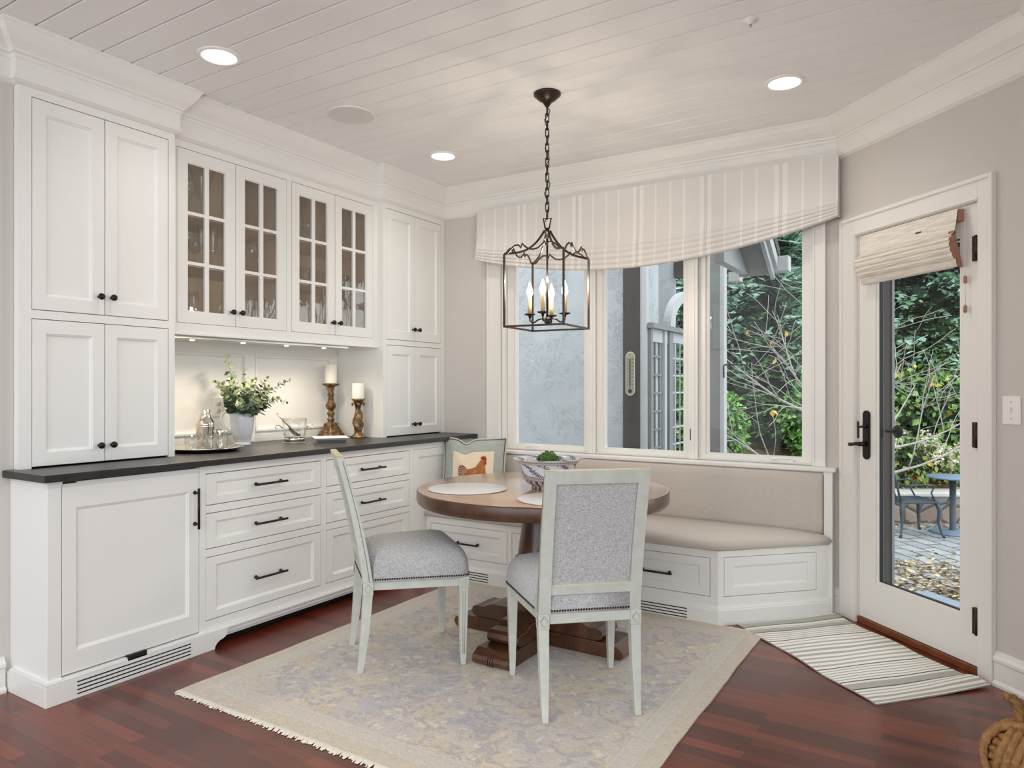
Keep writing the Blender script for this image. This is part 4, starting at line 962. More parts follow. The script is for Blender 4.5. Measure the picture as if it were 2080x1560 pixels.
# ------------------------------------------------------------------ dining chairs (local: +Y faces the table, X to the right)
def chair(label, loc, rz):
    t = thing('dining_chair', label, 'chair', loc, rz, 'dining chairs', local=True); W = M['chairwood']
    def P(name, mb, mt=W, parent=None, **k): return mb.build(name, mt, parent or t, origin=(0, 0, 0), **k)
    def sq(mb, pts, m=0): # pts: (x,y,z,halfx,halfy)
        return mb.loops([[Vector((x - a, y - b, z)), Vector((x + a, y - b, z)), Vector((x + a, y + b, z)), Vector((x - a, y + b, z))] for x, y, z, a, b in pts], m, False, True, True)
    def cv(z):   # rear face curve of the back post
        q = max(0, (z - .397) / .55); return .024 - .075 * q - .045 * q * q
    for s in (-1, 1):
        m = MB(); sq(m, [(s * .181, -.004, 0, .0115, .0125), (s * .181, .003, .05, .0135, .0145), (s * .181, .018, .18, .0175, .019), (s * .181, .027, .30, .0195, .0205), (s * .181, .030, .338, .0200, .0205), (s * .181, .030, .342, .0215, .0225), (s * .181, .030, .397, .0215, .0225)])
        leg = P('leg', m, bevel=.002)
        m = MB()
        F1 = Frame((s * .181, .0068, .3695), (1, 0, 0), (0, -1, 0)); F2 = Frame((s * .2030, .030, .3695), (0, 1, 0), (s, 0, 0))
        for fr in (F1, F2): m.prism([(0, -.019), (.014, 0), (0, .019), (-.014, 0)], fr, 0, .0025)
        db = P('diamond_block', m, W, leg); m = MB()
        for fr in (F1, F2): m.tube([fr(0, -.0195, .0003), fr(.0145, 0, .0003), fr(0, .0195, .0003), fr(-.0145, 0, .0003)], .0011, 5, closed=True)
        m.build('groove_line', M['groove'], leg, origin=(0, 0, 0))
        m = MB(); sq(m, [(s * .222, .450, 0, .0105, .0105), (s * .222, .450, .03, .0125, .0125), (s * .222, .450, .30, .0200, .0200), (s * .222, .450, .350, .0215, .0215), (s * .222, .450, .353, .0235, .0235), (s * .222, .450, .400, .0235, .0235)])
        leg = P('leg', m, bevel=.002)
        m = MB()
        for fr in (Frame((s * .222 + s * .0236, .450, .3765), (0, 1, 0), (s, 0, 0)), Frame((s * .222, .4737, .3765), (1, 0, 0), (0, 1, 0))): m.prism([(0, -.019), (.014, 0), (0, .019), (-.014, 0)], fr, 0, .0025)
        P('diamond_block', m, W, leg)
        m = MB()
        for dx in (-.006, .006):
            m.tube([(s * .222 + dx, .4648 , .335), (s * .222 + dx * .6, .4607, .05)], .0013, 5); m.tube([(s * .222 + s * .0202, .450 + dx, .335), (s * .222 + s * .0126, .450 + dx * .6, .05)], .0013, 5)
        P('flute', m, M['groove'], leg)
        m = MB(); z = .397; pts = []
        for k in range(13):
            z = .397 + (.948 - .397) * k / 12; d = .0215 - .006 * k / 12; pts.append((s * .1775, cv(z) + .006, z, .0225, d))
        sq(m, pts); P('back_post', m, bevel=.002)
        m = MB(); m.tube([(s * .2004, cv(.40 + .53 * k / 12) + .012, .40 + .53 * k / 12) for k in range(13)], .0011, 5); P('groove_line', m, M['groove'])
    def rail(name, z0, z1, hy, x=.158):
        m = MB(); n = 9
        m.loops([[Vector((-x + 2 * x * k / n, cv(z) + .006 + dy, z)) for z, dy in ((z0, -hy), (z1, -hy), (z1, hy), (z0, hy))] for k in range(n + 1)], 0, False, True, True)
        P(name, m, bevel=.002)
    rail('top_rail', .896, .949, .016); rail('lower_rail', .468, .508, .016)
    m = MB(); m.loops([[Vector((-.2 + .4 * k / 9, cv(.949) + .006 + dy, z)) for z, dy in ((.9492, -.012), (.9492, .012), (.9505, .012), (.9505, -.012))] for k in range(10)], 0, False, True, True); P('rubbed_edge', m, M['rubbed'])
    m = MB(); m.loops([[Vector((-.154 + .308 * k / 9, cv(.508) + .006 + dy, z)) for z, dy in ((.5082, -.013), (.5082, .0), (.509, .0), (.509, -.013))] for k in range(10)], 0, False, True, True); P('rubbed_edge', m, M['rubbed'])
    m = MB(); m.loops([[Vector((-.154 + .308 * k / 10, cv(z) + .010 + .022 * (1 - abs((k - 5) / 5) ** 4) * math.sin(PI * min(max((z - .508) / .388, 0), 1)) ** .5 + (.0), z)) for z in [.506 + .392 * j / 14 for j in range(15)]] for k in range(11)], 0, True, closed=False)
    m.loops([[Vector((-.154 + .308 * k / 10, cv(z) + .000, z)) for z in [.506 + .392 * j / 14 for j in range(15)]] for k in range(11)], 0, True, closed=False)
    P('back_upholstery', m, M['chairfab'])
    m = MB()
    m.box(-.160, .160, .014, .040, .357, .397); m.box(-.200, .200, .438, .468, .357, .397)
    for s in (-1, 1):
        a, b = Vector((s * .190, .052, 0)), Vector((s * .232, .428, 0)); dn = Vector((s, 0, 0))
        fr = Frame(a, b - a, Vector((s * (b - a).y, -s * (b - a).x, 0))); m.fbox(fr, 0, (b - a).length, .357, .397, -.022, 0)
    P('seat_rail', m, bevel=.0025)
    foot = [(-.1555, .010), (.1555, .010), (.1565, .052), (.206, .056), (.249, .440), (.235, .472), (.19, .482), (0, .486), (-.19, .482), (-.235, .472), (-.249, .440), (-.206, .056), (-.1565, .052)]
    def ctr(f, z): return [Vector((x * f, .25 + (y - .25) * f, z)) for x, y in foot]
    m = MB(); ls = [ctr(1, .3975), ctr(1.004, .405), ctr(1.004, .430), ctr(1.0, .452), ctr(.978, .478), ctr(.925, .504), ctr(.82, .526), ctr(.64, .541), ctr(.38, .550), ctr(.1, .553)]
    m.loops(ls, 0, True, True, True); P('seat_cushion', m, M['chairfab'])
    m = MB(); ring_ = [Vector((x * 1.004, .25 + (y - .25) * 1.004, .4085)) for x, y in foot]; path = ring_[3:] + ring_[:1]
    for seq in ([ring_[3], ring_[4], ring_[5], ring_[6], ring_[7], ring_[8], ring_[9], ring_[10], ring_[11]], [ring_[0], ring_[1]]):
        for a, b in zip(seq, seq[1:]):
            L = (b - a).length; n = max(1, round(L / .0105))
            for k in range(n): m.ball(a.lerp(b, (k + .5) / n), .0046, 7, 4)
    P('nailhead_trim', m, M['hinge'])
    return t
chair('grey green upholstered dining chair seen side on left of the table', (-2.353, 2.417, .009), math.radians(49.96 - 90))
chair('grey green upholstered dining chair seen from behind in front of the table', (-1.174, 2.45, .009), math.radians(132.2 - 90))

# ------------------------------------------------------------------ rooster pillow
t = thing('rooster_pillow', 'grey green corded pillow with a printed rooster on the bench corner', 'pillow', (-2.80, 3.985, .464), math.atan2(.2, .39) - math.radians(3), local=True)
# local: u = x, outward = -y, up = z, leaning back a little
HP = .222
def pil(u, v, side=1):
    """u, v in -1..1 : point on the cushion surface"""
    pu = 1 - .06 * (1 - v * v) ; pv = 1 - .05 * (1 - u * u)
    x = HP * u * pu; z = HP * v * pv
    if v > 0: z -= .035 * v * math.exp(-((u + .28) / .2) ** 2)
    tk = .070 * max(0, 1 - abs(u) ** 2.6) ** .6 * max(0, 1 - abs(v) ** 2.6) ** .6
    y = -side * tk
    return Vector((x, y + (z + HP) * .22, z + HP))
n = 22; m = MB()
for sd in (1, -1):
    m.loops([[pil(-1 + 2 * i / n, -1 + 2 * j / n, sd) for j in range(n + 1)] for i in range(n + 1)], 0, True, closed=False)
B = lambda name, mb, mt: mb.build(name, mt, t, origin=(0, 0, 0))
B('cover', m, M['pillow'])
per = [pil(-1 + 2 * k / 24, 1, 0) for k in range(25)] + [pil(1, 1 - 2 * k / 24, 0) for k in range(1, 25)] + [pil(1 - 2 * k / 24, -1, 0) for k in range(1, 25)] + [pil(-1, -1 + 2 * k / 24, 0) for k in range(1, 24)]
B('piping', MB().tube(per, .0062, 8, closed=True), M['pipe']); B('dark_piping', MB().tube([p + Vector((0, -.008, 0)) * 1 + (Vector((0, 0, HP)) - p) * .03 for p in per], .0028, 6, closed=True), M['pipe2'])
def onp(u, v, e): p = pil(u, v, 1); return p + Vector((0, -e, 0))
def patch(name, fn, e, mt, nu=14, nv=14):
    m = MB(); m.loops([[onp(*fn(i / nu, j / nv), e) for j in range(nv + 1)] for i in range(nu + 1)], 0, True, closed=False); return B(name, m, mt)
patch('canvas_panel', lambda a, b: (-.66 + 1.34 * a, -.72 + 1.34 * b), .0015, M['canvas'])
# the bird: body outline points on the panel (u right, v up)
def blob(name, pts, e, mt, parent=None):
    cu = sum(p[0] for p in pts) / len(pts); cv_ = sum(p[1] for p in pts) / len(pts); m = MB(); k = len(pts)
    ls = [[onp(cu + (u - cu) * f, cv_ + (v - cv_) * f, e) for u, v in pts] for f in (.02, .35, .7, 1)]
    m.loops(ls, 0, True); return B(name, m, mt)
Y0 = -.10
blob('rooster_body', [(-.22, .18 + Y0), (.0, .20 + Y0), (.12, .26 + Y0), (.22, .40 + Y0), (.29, .49 + Y0), (.36, .50 + Y0), (.40, .42 + Y0), (.43, .22 + Y0), (.45, .05 + Y0), (.40, -.12 + Y0), (.26, -.22 + Y0), (.05, -.26 + Y0), (-.12, -.22 + Y0), (-.26, -.08 + Y0), (-.30, .08 + Y0)], .0030, M['rust'])
blob('rooster_tail', [(-.16, .16 + Y0), (-.24, .28 + Y0), (-.33, .34 + Y0), (-.43, .30 + Y0), (-.47, .18 + Y0), (-.46, .02 + Y0), (-.40, -.14 + Y0), (-.28, -.24 + Y0), (-.16, -.26 + Y0), (-.14, -.05 + Y0)], .0026, M['tail'])
blob('rooster_comb', [(.26, .50 + Y0), (.27, .57 + Y0), (.31, .54 + Y0), (.33, .61 + Y0), (.37, .56 + Y0), (.40, .60 + Y0), (.43, .54 + Y0), (.46, .50 + Y0), (.44, .44 + Y0), (.36, .46 + Y0)], .0036, M['red'])
blob('rooster_wattle', [(.38, .46 + Y0), (.44, .45 + Y0), (.46, .38 + Y0), (.44, .30 + Y0), (.40, .34 + Y0)], .0036, M['red'])
m = MB()
for k in range(7):
    a = math.radians(95 + 17 * k); c_ = (-.20, -.02 + Y0); pts = []
    for q in range(7):
        r_ = .08 + .25 * q / 6; b_ = a + .5 * (q / 6) ** 2; pts.append(onp(c_[0] + r_ * math.cos(b_), c_[1] + r_ * math.sin(b_) * 1.05, .0045))
    m.tube(pts, .0012, 5)
B('tail_plumes', m, M['canvas'])
# ------------------------------------------------------------------ things on the worktop
ZW = .9152
c = (-3.45, 2.40, ZW)
t = thing('serving_tray', 'round silver serving tray carrying the tumblers and the shaker on the black counter', 'tray', c)
MB().lathe([(.001, .004), (.10, .004), (.14, .002), (.150, .004), (.165, .010), (.185, .019), (.192, .023), (.195, .022), (.193, .018), (.170, .006), (.14, -.0), (.001, 0)], c, 64).build('tray_body', M['silver'], t)
ZT = ZW + .0042
def tumbler(x, y, label):
    t_ = MB().lathe([(.001, 0), (.028, 0), (.030, .004), (.0345, .045), (.0365, .086), (.0352, .0865), (.0330, .046), (.029, .014), (.001, .012)], (x, y, ZT), 28, cap0=False, cap1=False).build('glass_tumbler', M['crystal'])
    return tag(t_, label, 'glass', 'clear tumblers on the silver tray')
tumbler(-3.40, 2.285, 'clear glass tumbler nearest the tall cupboard on the silver tray')
tumbler(-3.475, 2.372, 'clear glass tumbler behind the others beside the cocktail shaker')
tumbler(-3.398, 2.392, 'clear glass tumbler in the middle front of the silver tray')
tumbler(-3.425, 2.480, 'clear glass tumbler nearest the white pitcher on the silver tray')
c = (-3.52, 2.446, ZT)
t = thing('cocktail_shaker', 'polished silver cocktail shaker standing at the back of the tray', 'shaker', c)
MB().lathe([(.001, 0), (.038, 0), (.042, .004), (.045, .06), (.0495, .118), (.0500, .122), (.0505, .126), (.049, .130)], c, 36, cap1=False).build('shaker_body', M['silver'], t)
MB().lathe([(.0495, .129), (.0505, .134), (.049, .142), (.040, .160), (.033, .170), (.0315, .176), (.0305, .184), (.0300, .188), (.001, .188)], c, 36, cap0=False).build('strainer_top', M['silver'], t)
MB().lathe([(.0235, .186), (.0245, .190), (.0240, .212), (.0225, .2155), (.001, .217)], c, 30, cap0=False).build('cap', M['silver'], t)
c = (-3.495, 2.522, ZT)
tag(MB().lathe([(.001, 0), (.020, 0), (.021, .002), (.017, .02), (.010, .038), (.008, .042), (.0105, .048), (.019, .078), (.026, .104), (.0248, .1045), (.018, .08), (.009, .052), (.001, .05)], c, 28, cap0=True, cap1=False).build('jigger', M['silver']), 'small flared silver jigger behind the tumblers', 'jigger')
# pitcher
c = (-3.60, 2.748, ZW)
t = thing('ceramic_pitcher', 'white ceramic footed pitcher holding eucalyptus stems', 'pitcher', c)
lip = lambda a, z: 1 + (.20 * max(0, (z - .19) / .055) * max(0, math.cos(a - .62)) ** 6 if z > .19 else 0)
MB().lathe([(.001, .0), (.047, 0), (.050, .004), (.048, .010), (.040, .016), (.039, .020), (.050, .040), (.060, .080), (.068, .13), (.070, .165), (.0700, .186), (.0715, .190), (.0705, .196), (.072, .215), (.0765, .236), (.0750, .238), (.0700, .216), (.067, .17), (.063, .12), (.045, .04), (.001, .03)], c, 48, cap1=False, rf=lip).build('pitcher_body', M['ceramic'], t)
hd = (RT * -.97 - FWD * .25).normalized(); cv3 = Vector(c)
pts = [cv3 + hd * r_ + Vector((0, 0, z)) for r_, z in ((.066, .186), (.085, .196), (.105, .190), (.116, .165), (.112, .135), (.100, .112), (.082, .095), (.066, .086), (.058, .078))]
fine = []
for i in range(len(pts) - 1):
    p0, p1, p2, p3 = pts[max(i - 1, 0)], pts[i], pts[i + 1], pts[min(i + 2, len(pts) - 1)]
    for k in range(4):
        u = k / 4; fine.append(.5 * ((2 * p1) + (p2 - p0) * u + (2 * p0 - 5 * p1 + 4 * p2 - p3) * u * u + (3 * p1 - p0 - 3 * p2 + p3) * u ** 3))
fine.append(pts[-1])
MB().tube(fine, lambda s_: .0085 - .003 * s_, 10).build('handle', M['ceramic'], t)
# eucalyptus
def leaf(mb, p, d, nrm, L, W, m):
    d = d.normalized(); s_ = d.cross(nrm).normalized(); n = s_.cross(d).normalized(); k = 8; v = [p]
    ring_ = [p + d * (L * .5 - L * .5 * math.cos(2 * PI * q / k)) + s_ * (W * .5 * math.sin(2 * PI * q / k)) + n * (.12 * W * abs(math.sin(2 * PI * q / k))) for q in range(k)]
    ctr = p + d * L * .5
    mb.add([ctr] + ring_, [(0, 1 + q, 1 + (q + 1) % k) for q in range(k)], m, True)
base = Vector((-3.60, 2.748, ZW + .20))
def sprig(tip, label, group=None, size=.030, n=9, bend=.05, start=.25):
    tip = Vector(tip); P = []; b0 = base + Vector((R.uniform(-.03, .03), R.uniform(-.03, .03), -.08))
    mid = b0.lerp(tip, .5) + Vector((R.uniform(-.01, .03), 0, bend))
    for k in range(13):
        u = k / 12; P.append(b0 * (1 - u) ** 2 + mid * 2 * u * (1 - u) + tip * u * u)
    t_ = thing('eucalyptus_sprig', label, 'sprig', tuple(base), group=group)
    MB().tube(P, lambda s_: .0022 * (1 - .6 * s_), 5).build('stem', M['green'][3], t_)
    mb = MB(); side = 0
    for k in range(n):
        u = start + (1 - start) * k / (n - 1); i = min(int(u * 12), 11); p = P[i].lerp(P[i + 1], u * 12 - i); dr = (P[i + 1] - P[i]).normalized()
        for sg in (-1, 1):
            o_ = dr.orthogonal().normalized(); o_ = Matrix.Rotation(side + R.uniform(-.3, .3) + (0 if sg > 0 else PI), 3, dr) @ o_
            L = size * (1.0 - .55 * u ** 2) * R.uniform(.8, 1.2)
            leaf(mb, p, o_ + dr * .45, (dr + Vector((.5, -.3, .3)) * R.uniform(.0, 1)).normalized(), L, L * .92, R.choice((0, 0, 1, 1, 2)) if u < .8 else 1)
        side += PI / 2 + R.uniform(-.3, .3)
    leaf(mb, P[-1], (P[-1] - P[-2]), Vector((1, -.4, .2)), size * .4, size * .3, 1)
    mb.build('leaves', M['green'], t_)
sprig((-3.56, 2.615, 1.425), 'tall eucalyptus sprig rising highest on the left of the pitcher', size=.052, n=8, bend=.02, start=.4)
sprig((-3.54, 3.045, 1.300), 'eucalyptus sprig reaching furthest right above the ice bucket', size=.038, n=11, bend=.09, start=.35)
sprig((-3.52, 3.005, 1.165), 'drooping eucalyptus sprig hanging to the right below the longest one', size=.042, n=10, bend=.14, start=.4)
sprig((-3.50, 2.50, 1.285), 'eucalyptus sprig leaning left over the cocktail shaker', size=.048, n=9, bend=.04)
sprig((-3.56, 2.735, 1.355), 'thin eucalyptus sprig standing upright in the middle of the bunch', size=.038, n=9, bend=.02)
gl = 'eucalyptus sprig in the dense middle of the bunch in the pitcher'
for tip in ((-3.50, 2.60, 1.30), (-3.47, 2.66, 1.26), (-3.50, 2.76, 1.30), (-3.52, 2.86, 1.31), (-3.47, 2.84, 1.24), (-3.44, 2.72, 1.20), (-3.50, 2.56, 1.22), (-3.62, 2.66, 1.33), (-3.58, 2.92, 1.26), (-3.46, 2.62, 1.18), (-3.64, 2.80, 1.28), (-3.48, 2.90, 1.19), (-3.45, 2.70, 1.29), (-3.52, 2.68, 1.22), (-3.50, 2.80, 1.21), (-3.55, 2.58, 1.27), (-3.47, 2.77, 1.16)):
    sprig(tip, gl, 'eucalyptus sprigs in the dense middle', size=.050, n=9, bend=.03, start=.40)
# ice bucket with tongs
c = (-3.50, 3.055, ZW)
t = thing('ice_bucket', 'clear glass ice bucket with small side handles beside the pitcher', 'ice bucket', c)
MB().lathe([(.001, 0), (.072, 0), (.073, .003), (.060, .008), (.062, .030), (.066, .05), (.072, .10), (.0745, .15), (.0725, .151), (.069, .10), (.060, .04), (.001, .032)], c, 44, cap0=False, cap1=False).build('bucket_body', M['crystal'], t)
MB().lathe([(.0625, .008), (.0645, .008), (.0665, .030), (.0645, .030)], c, 44, cap0=False, cap1=False).build('silver_band', M['silver'], t)
for sg in (-1, 1):
    b_ = Vector((.53, .85, 0)) * sg; pts = [Vector(c) + b_ * r_ + Vector((0, 0, z)) for r_, z in ((.071, .09), (.09, .108), (.108, .108), (.116, .098), (.110, .088), (.102, .092))]
    MB().tube(pts, .0038, 8).build('handle', M['silver'], t)
t = thing('ice_tongs', 'silver ice tongs standing in the glass ice bucket', 'tongs', (-3.5, 3.06, ZW + .034))
a, b_ = Vector((-3.505, 3.085, ZW + .040)), Vector((-3.515, 2.93, 1.099))
MB().tube([a.lerp(b_, .35), a.lerp(b_, .6), b_], [.005, .0042, .0048], 8).build('tong_handle', M['silver'], t)
m = MB(); d_ = (a - b_).normalized(); s_ = Vector((.85, .5, 0))
m.loops([[a.lerp(b_, u) + s_ * w + d_.cross(s_) * h for w, h in ((-wd, .0), (0, -.006), (wd, .0), (0, .003))] for u, wd in ((.38, .006), (.30, .018), (.12, .024), (.0, .020))], 0, True, True, True); m.build('scoop', M['silver'], t)
# napkin box
fr = Frame((-3.245, 3.115, ZW), Vector((.38, .42, 0)).normalized(), (0, 0, 1), Vector((-.74, .67, 0)))
fr = Frame((-3.30, 3.165, ZW), Vector((.62, .78, 0)), (0, 0, 1), Vector((-.78, .62, 0)))
t = thing('napkin_box', 'low rectangular silver napkin box in front of the tall candlestick', 'napkin box', (-3.30, 3.165, ZW))
def rect4(a, b, n): return [fr(-a, -b, n), fr(a, -b, n), fr(a, b, n), fr(-a, b, n)]
MB().loops([rect4(.082, .082, 0), rect4(.088, .088, .030), rect4(.085, .085, .030), rect4(.080, .080, .003)], 0, False, True, True).build('box_body', M['chrome'], t)
n_ = MB().loops([rect4(.080, .080, .004), rect4(.084, .084, .020), rect4(.100, .100, .031), rect4(.104, .104, .0335), rect4(.09, .09, .036), rect4(.02, .02, .037)], 0, False, False, True).build('paper_napkins', M['canvas'])
n_.data.materials[0] = M['plastic']; tag(n_, 'stack of white napkins spreading over the silver box', 'napkins')
# candlesticks
c = Vector((-3.652, 3.505, ZW))
t = thing('candlestick', 'tall carved gilt candlestick with a flared square base', 'candlestick', tuple(c))
sqr = lambda a, z: 1 / max(abs(math.cos(a)), abs(math.sin(a))) * .86 if z < .1 else 1
wav = lambda a, z: sqr(a, z) * (1 + .05 * math.sin(5 * a + z * 160) * (1 if z < .085 else .4))
MB().lathe([(.001, .0), (.076, 0), (.078, .008), (.074, .016), (.070, .022), (.062, .036), (.050, .056), (.040, .076), (.037, .084), (.040, .090), (.034, .096), (.022, .104), (.021, .116), (.027, .124), (.018, .132), (.020, .150), (.027, .158), (.024, .170), (.017, .178), (.018, .186), (.030, .198), (.036, .212), (.034, .228), (.024, .240), (.019, .250), (.020, .258), (.017, .272), (.022, .284), (.024, .296), (.018, .304), (.019, .320), (.026, .328), (.022, .338), (.028, .346), (.052, .356), (.060, .362), (.058, .367), (.001, .368)], tuple(c), 48, rf=wav).build('carved_stem', M['gold'], t)
tag(MB().lathe([(.001, 0), (.0405, 0), (.041, .003), (.041, .127), (.039, .130), (.030, .1305), (.006, .128), (.001, .128)], (c.x, c.y, ZW + .3685), 36).build('pillar_candle', M['candle']), 'ivory pillar candle on the tall gilt candlestick', 'candle', 'ivory pillar candles')
c = Vector((-3.452, 3.562, ZW))
t = thing('candlestick', 'short twisted gilt candlestick with carved leaves under the cup', 'candlestick', tuple(c))
tw = lambda a, z: 1 + (.16 * math.sin(3 * a + z * 75) if .055 < z < .19 else .03 * math.sin(8 * a))
MB().lathe([(.001, 0), (.048, 0), (.050, .006), (.046, .013), (.034, .020), (.027, .028), (.024, .042), (.026, .050), (.028, .062), (.033, .078), (.036, .098), (.032, .120), (.029, .140), (.025, .165), (.018, .190), (.016, .205), (.020, .222), (.024, .236), (.030, .248), (.043, .256), (.044, .260), (.042, .2635), (.001, .264)], tuple(c), 48, rf=tw).build('carved_stem', M['gold'], t)
for k in range(6):
    a = k * PI / 3 + .3; o_ = Vector((math.cos(a), math.sin(a), 0)); s_ = Vector((-math.sin(a), math.cos(a), 0)); m = MB()
    m.loops([[c + o_ * (r_) + s_ * w + Vector((0, 0, z)) for w in (-wd, -wd * .4, wd * .4, wd)] + [c + o_ * (r_ - .004) + s_ * w + Vector((0, 0, z - .001)) for w in (wd, -wd)] for r_, z, wd in ((.017, .200, .006), (.022, .225, .011), (.036, .240, .013), (.046, .232, .011), (.047, .218, .005))], 0, True, True, True)
    m.build('carved_leaf', M['gold'], t)
tag(MB().lathe([(.001, 0), (.0405, 0), (.041, .003), (.041, .102), (.039, .105), (.030, .1055), (.006, .103), (.001, .103)], (c.x, c.y, ZW + .2645), 36).build('pillar_candle', M['candle']), 'ivory pillar candle on the short twisted gilt candlestick', 'candle', 'ivory pillar candles')

# ------------------------------------------------------------------ glassware behind the glazed doors
def prof_wine(s=1): return [(.001, 0), (.034, 0), (.034, .002), (.008, .006), (.0035, .012), (.0035, .082), (.008, .09), (.030, .112), (.038, .135), (.0375, .160), (.031, .195), (.030, .195), (.0365, .160), (.037, .135), (.029, .114), (.001, .094)]
def prof_flute(): return [(.001, 0), (.030, 0), (.030, .002), (.006, .006), (.0035, .012), (.0035, .065), (.012, .085), (.022, .13), (.025, .19), (.024, .225), (.023, .225), (.024, .19), (.021, .13), (.001, .075)]
def prof_trumpet(): return [(.001, 0), (.045, 0), (.045, .003), (.012, .010), (.008, .05), (.012, .085), (.026, .13), (.05, .22), (.066, .285), (.064, .285), (.048, .22), (.024, .132), (.001, .095)]
def prof_tum(): return [(.001, 0), (.030, 0), (.034, .05), (.037, .10), (.0355, .10), (.032, .05), (.001, .010)]
def prof_goblet(): return [(.001, 0), (.036, 0), (.036, .003), (.010, .008), (.005, .03), (.012, .06), (.032, .075), (.041, .11), (.040, .15), (.0385, .15), (.039, .11), (.030, .08), (.001, .065)]
KP = {'wine_glass': ('wine glass', prof_wine()), 'champagne_flute': ('flute', prof_flute()), 'trumpet_vase': ('vase', prof_trumpet()), 'glass_tumbler': ('glass', prof_tum()), 'goblet': ('goblet', prof_goblet())}
proto = {}
def gput(kind, x, y, z, label, group, sc=1.0):
    if kind not in proto:
        o = MB().lathe(KP[kind][1], (0, 0, 0), 24, cap0=False, cap1=False).build(kind, M['crystal']); proto[kind] = o
    else:
        o = proto[kind].copy(); COL.objects.link(o)
    o.location = (x, y, z); o.scale = (sc, sc, sc); o['label'] = label; o['category'] = KP[kind][0]; o['group'] = group
    return o
Z1, Z2, Z3 = 1.5665, 1.9065, 2.1665
gput('trumpet_vase', -3.50, 2.415, Z3, 'tall trumpet shaped glass vase behind the leftmost glazed door', 'tall glass vases')
for y in (2.225, 2.30): gput('wine_glass', -3.46, y, Z3, 'clear wine glass on the top shelf behind the leftmost glazed door', 'wine glasses at top left')
for y in (2.205, 2.29, 2.36): gput('wine_glass', -3.58, y, Z3, 'clear wine glass on the top shelf behind the leftmost glazed door', 'wine glasses at top left')
for y in (2.215, 2.30): gput('wine_glass', -3.46, y, Z2, 'clear stemmed glass on the middle shelf behind the leftmost glazed door', 'stemmed glasses at middle left')
for y in (2.39, 2.46): gput('champagne_flute', -3.47, y, Z2, 'slim champagne flute on the middle shelf behind the leftmost glazed door', 'flutes at middle left')
for y in (2.25, 2.35, 2.44): gput('wine_glass', -3.60, y, Z2, 'clear stemmed glass on the middle shelf behind the leftmost glazed door', 'stemmed glasses at middle left')
for y in (2.22, 2.30, 2.38, 2.46): gput('glass_tumbler', -3.47, y, Z1, 'clear tumbler on the bottom shelf behind the leftmost glazed door', 'tumblers at bottom left')
for y in (2.26, 2.43): gput('champagne_flute', -3.60, y, Z1, 'slim champagne flute on the bottom shelf behind the leftmost glazed door', 'flutes at bottom left')
gput('wine_glass', -3.46, 2.60, Z2, 'clear wine glass on the middle shelf behind the second glazed door', 'wine glasses behind the second door')
gput('wine_glass', -3.50, 2.74, Z2, 'clear wine glass on the middle shelf behind the second glazed door', 'wine glasses behind the second door')
gput('goblet', -3.50, 2.58, Z3, 'cut glass goblet on the top shelf behind the second glazed door', 'goblet at top centre')
for y in (2.965, 3.06, 3.15): gput('goblet', -3.48, y, Z3, 'cut glass goblet on the top shelf behind the third glazed door', 'goblets at top right')
for y in (2.96, 3.04, 3.12, 3.19): gput('glass_tumbler', -3.48, y, Z2, 'clear tumbler on the middle shelf behind the third glazed door', 'tumblers behind the third door')
for y in (3.0, 3.10): gput('champagne_flute', -3.60, y, Z2, 'slim champagne flute on the middle shelf behind the third glazed door', 'flutes behind the third door')
for y in (3.32, 3.42): gput('goblet', -3.48, y, Z3, 'cut glass goblet on the top shelf behind the fourth glazed door', 'goblets behind the fourth door')
for y in (3.31, 3.38, 3.45, 3.52): gput('glass_tumbler', -3.48, y, Z2, 'clear tumbler on the middle shelf behind the fourth glazed door', 'tumblers behind the fourth door')
# ------------------------------------------------------------------ outside
def LD(lat, dep, z=0): return RT * lat + FWD * dep + Vector((0, 0, z))
ZP = -.6
def rnd(a, b): return R.uniform(a, b)
g_ = MB(); g_.box(-14, 14, -4, 30, ZP - .1, ZP); o = struct(g_.build('patio_ground', M['pavers']))
sl = MB(); sl.fbox(FD, -.55, 1.9, -.22, -.10, -1.12, -.16); tag(sl.build('door_step', M['slab'], bevel=.01), 'blue grey stone step outside the glass door', 'step')
t = thing('timber_pier', 'dark brown timber pier just outside the glass door on its left', 'post', FD(-.08, ZP, -.24))
MB().fbox(FD, -.30, .072, ZP, 2.7, -.30, -.18).build('post', M['timber'], t); MB().fbox(FD, .072, .080, ZP, 2.7, -.30, -.285).build('edge_strip', M['extgrey'], t)
# house wing
t = thing('house_wing', 'pale stucco house wing with a dark timber board seen through the left windows', 'house', (-4, 7, ZP))
MB().box(-9, -2.628, 6.2, 6.5, ZP, 4.2).box(-2.628, -2.41, 6.22, 6.5, ZP, 4.2).build('stucco_wall', M['stucco'], t)
MB().box(-2.628, -2.465, 6.16, 6.22, ZP, 4.2).build('timber_board', M['timber'], t); MB().box(-2.465, -2.403, 6.17, 6.23, ZP, 4.2).build('corner_trim', M['extwhite'], t)
MB().box(-9, -2.94, 8.5, 8.54, ZP, 4.2).build('rear_wall', M['stucco'], t); MB().box(-2.94, -2.55, 8.45, 8.6, 2.60, 2.80).build('header_beam', M['timber'], t)
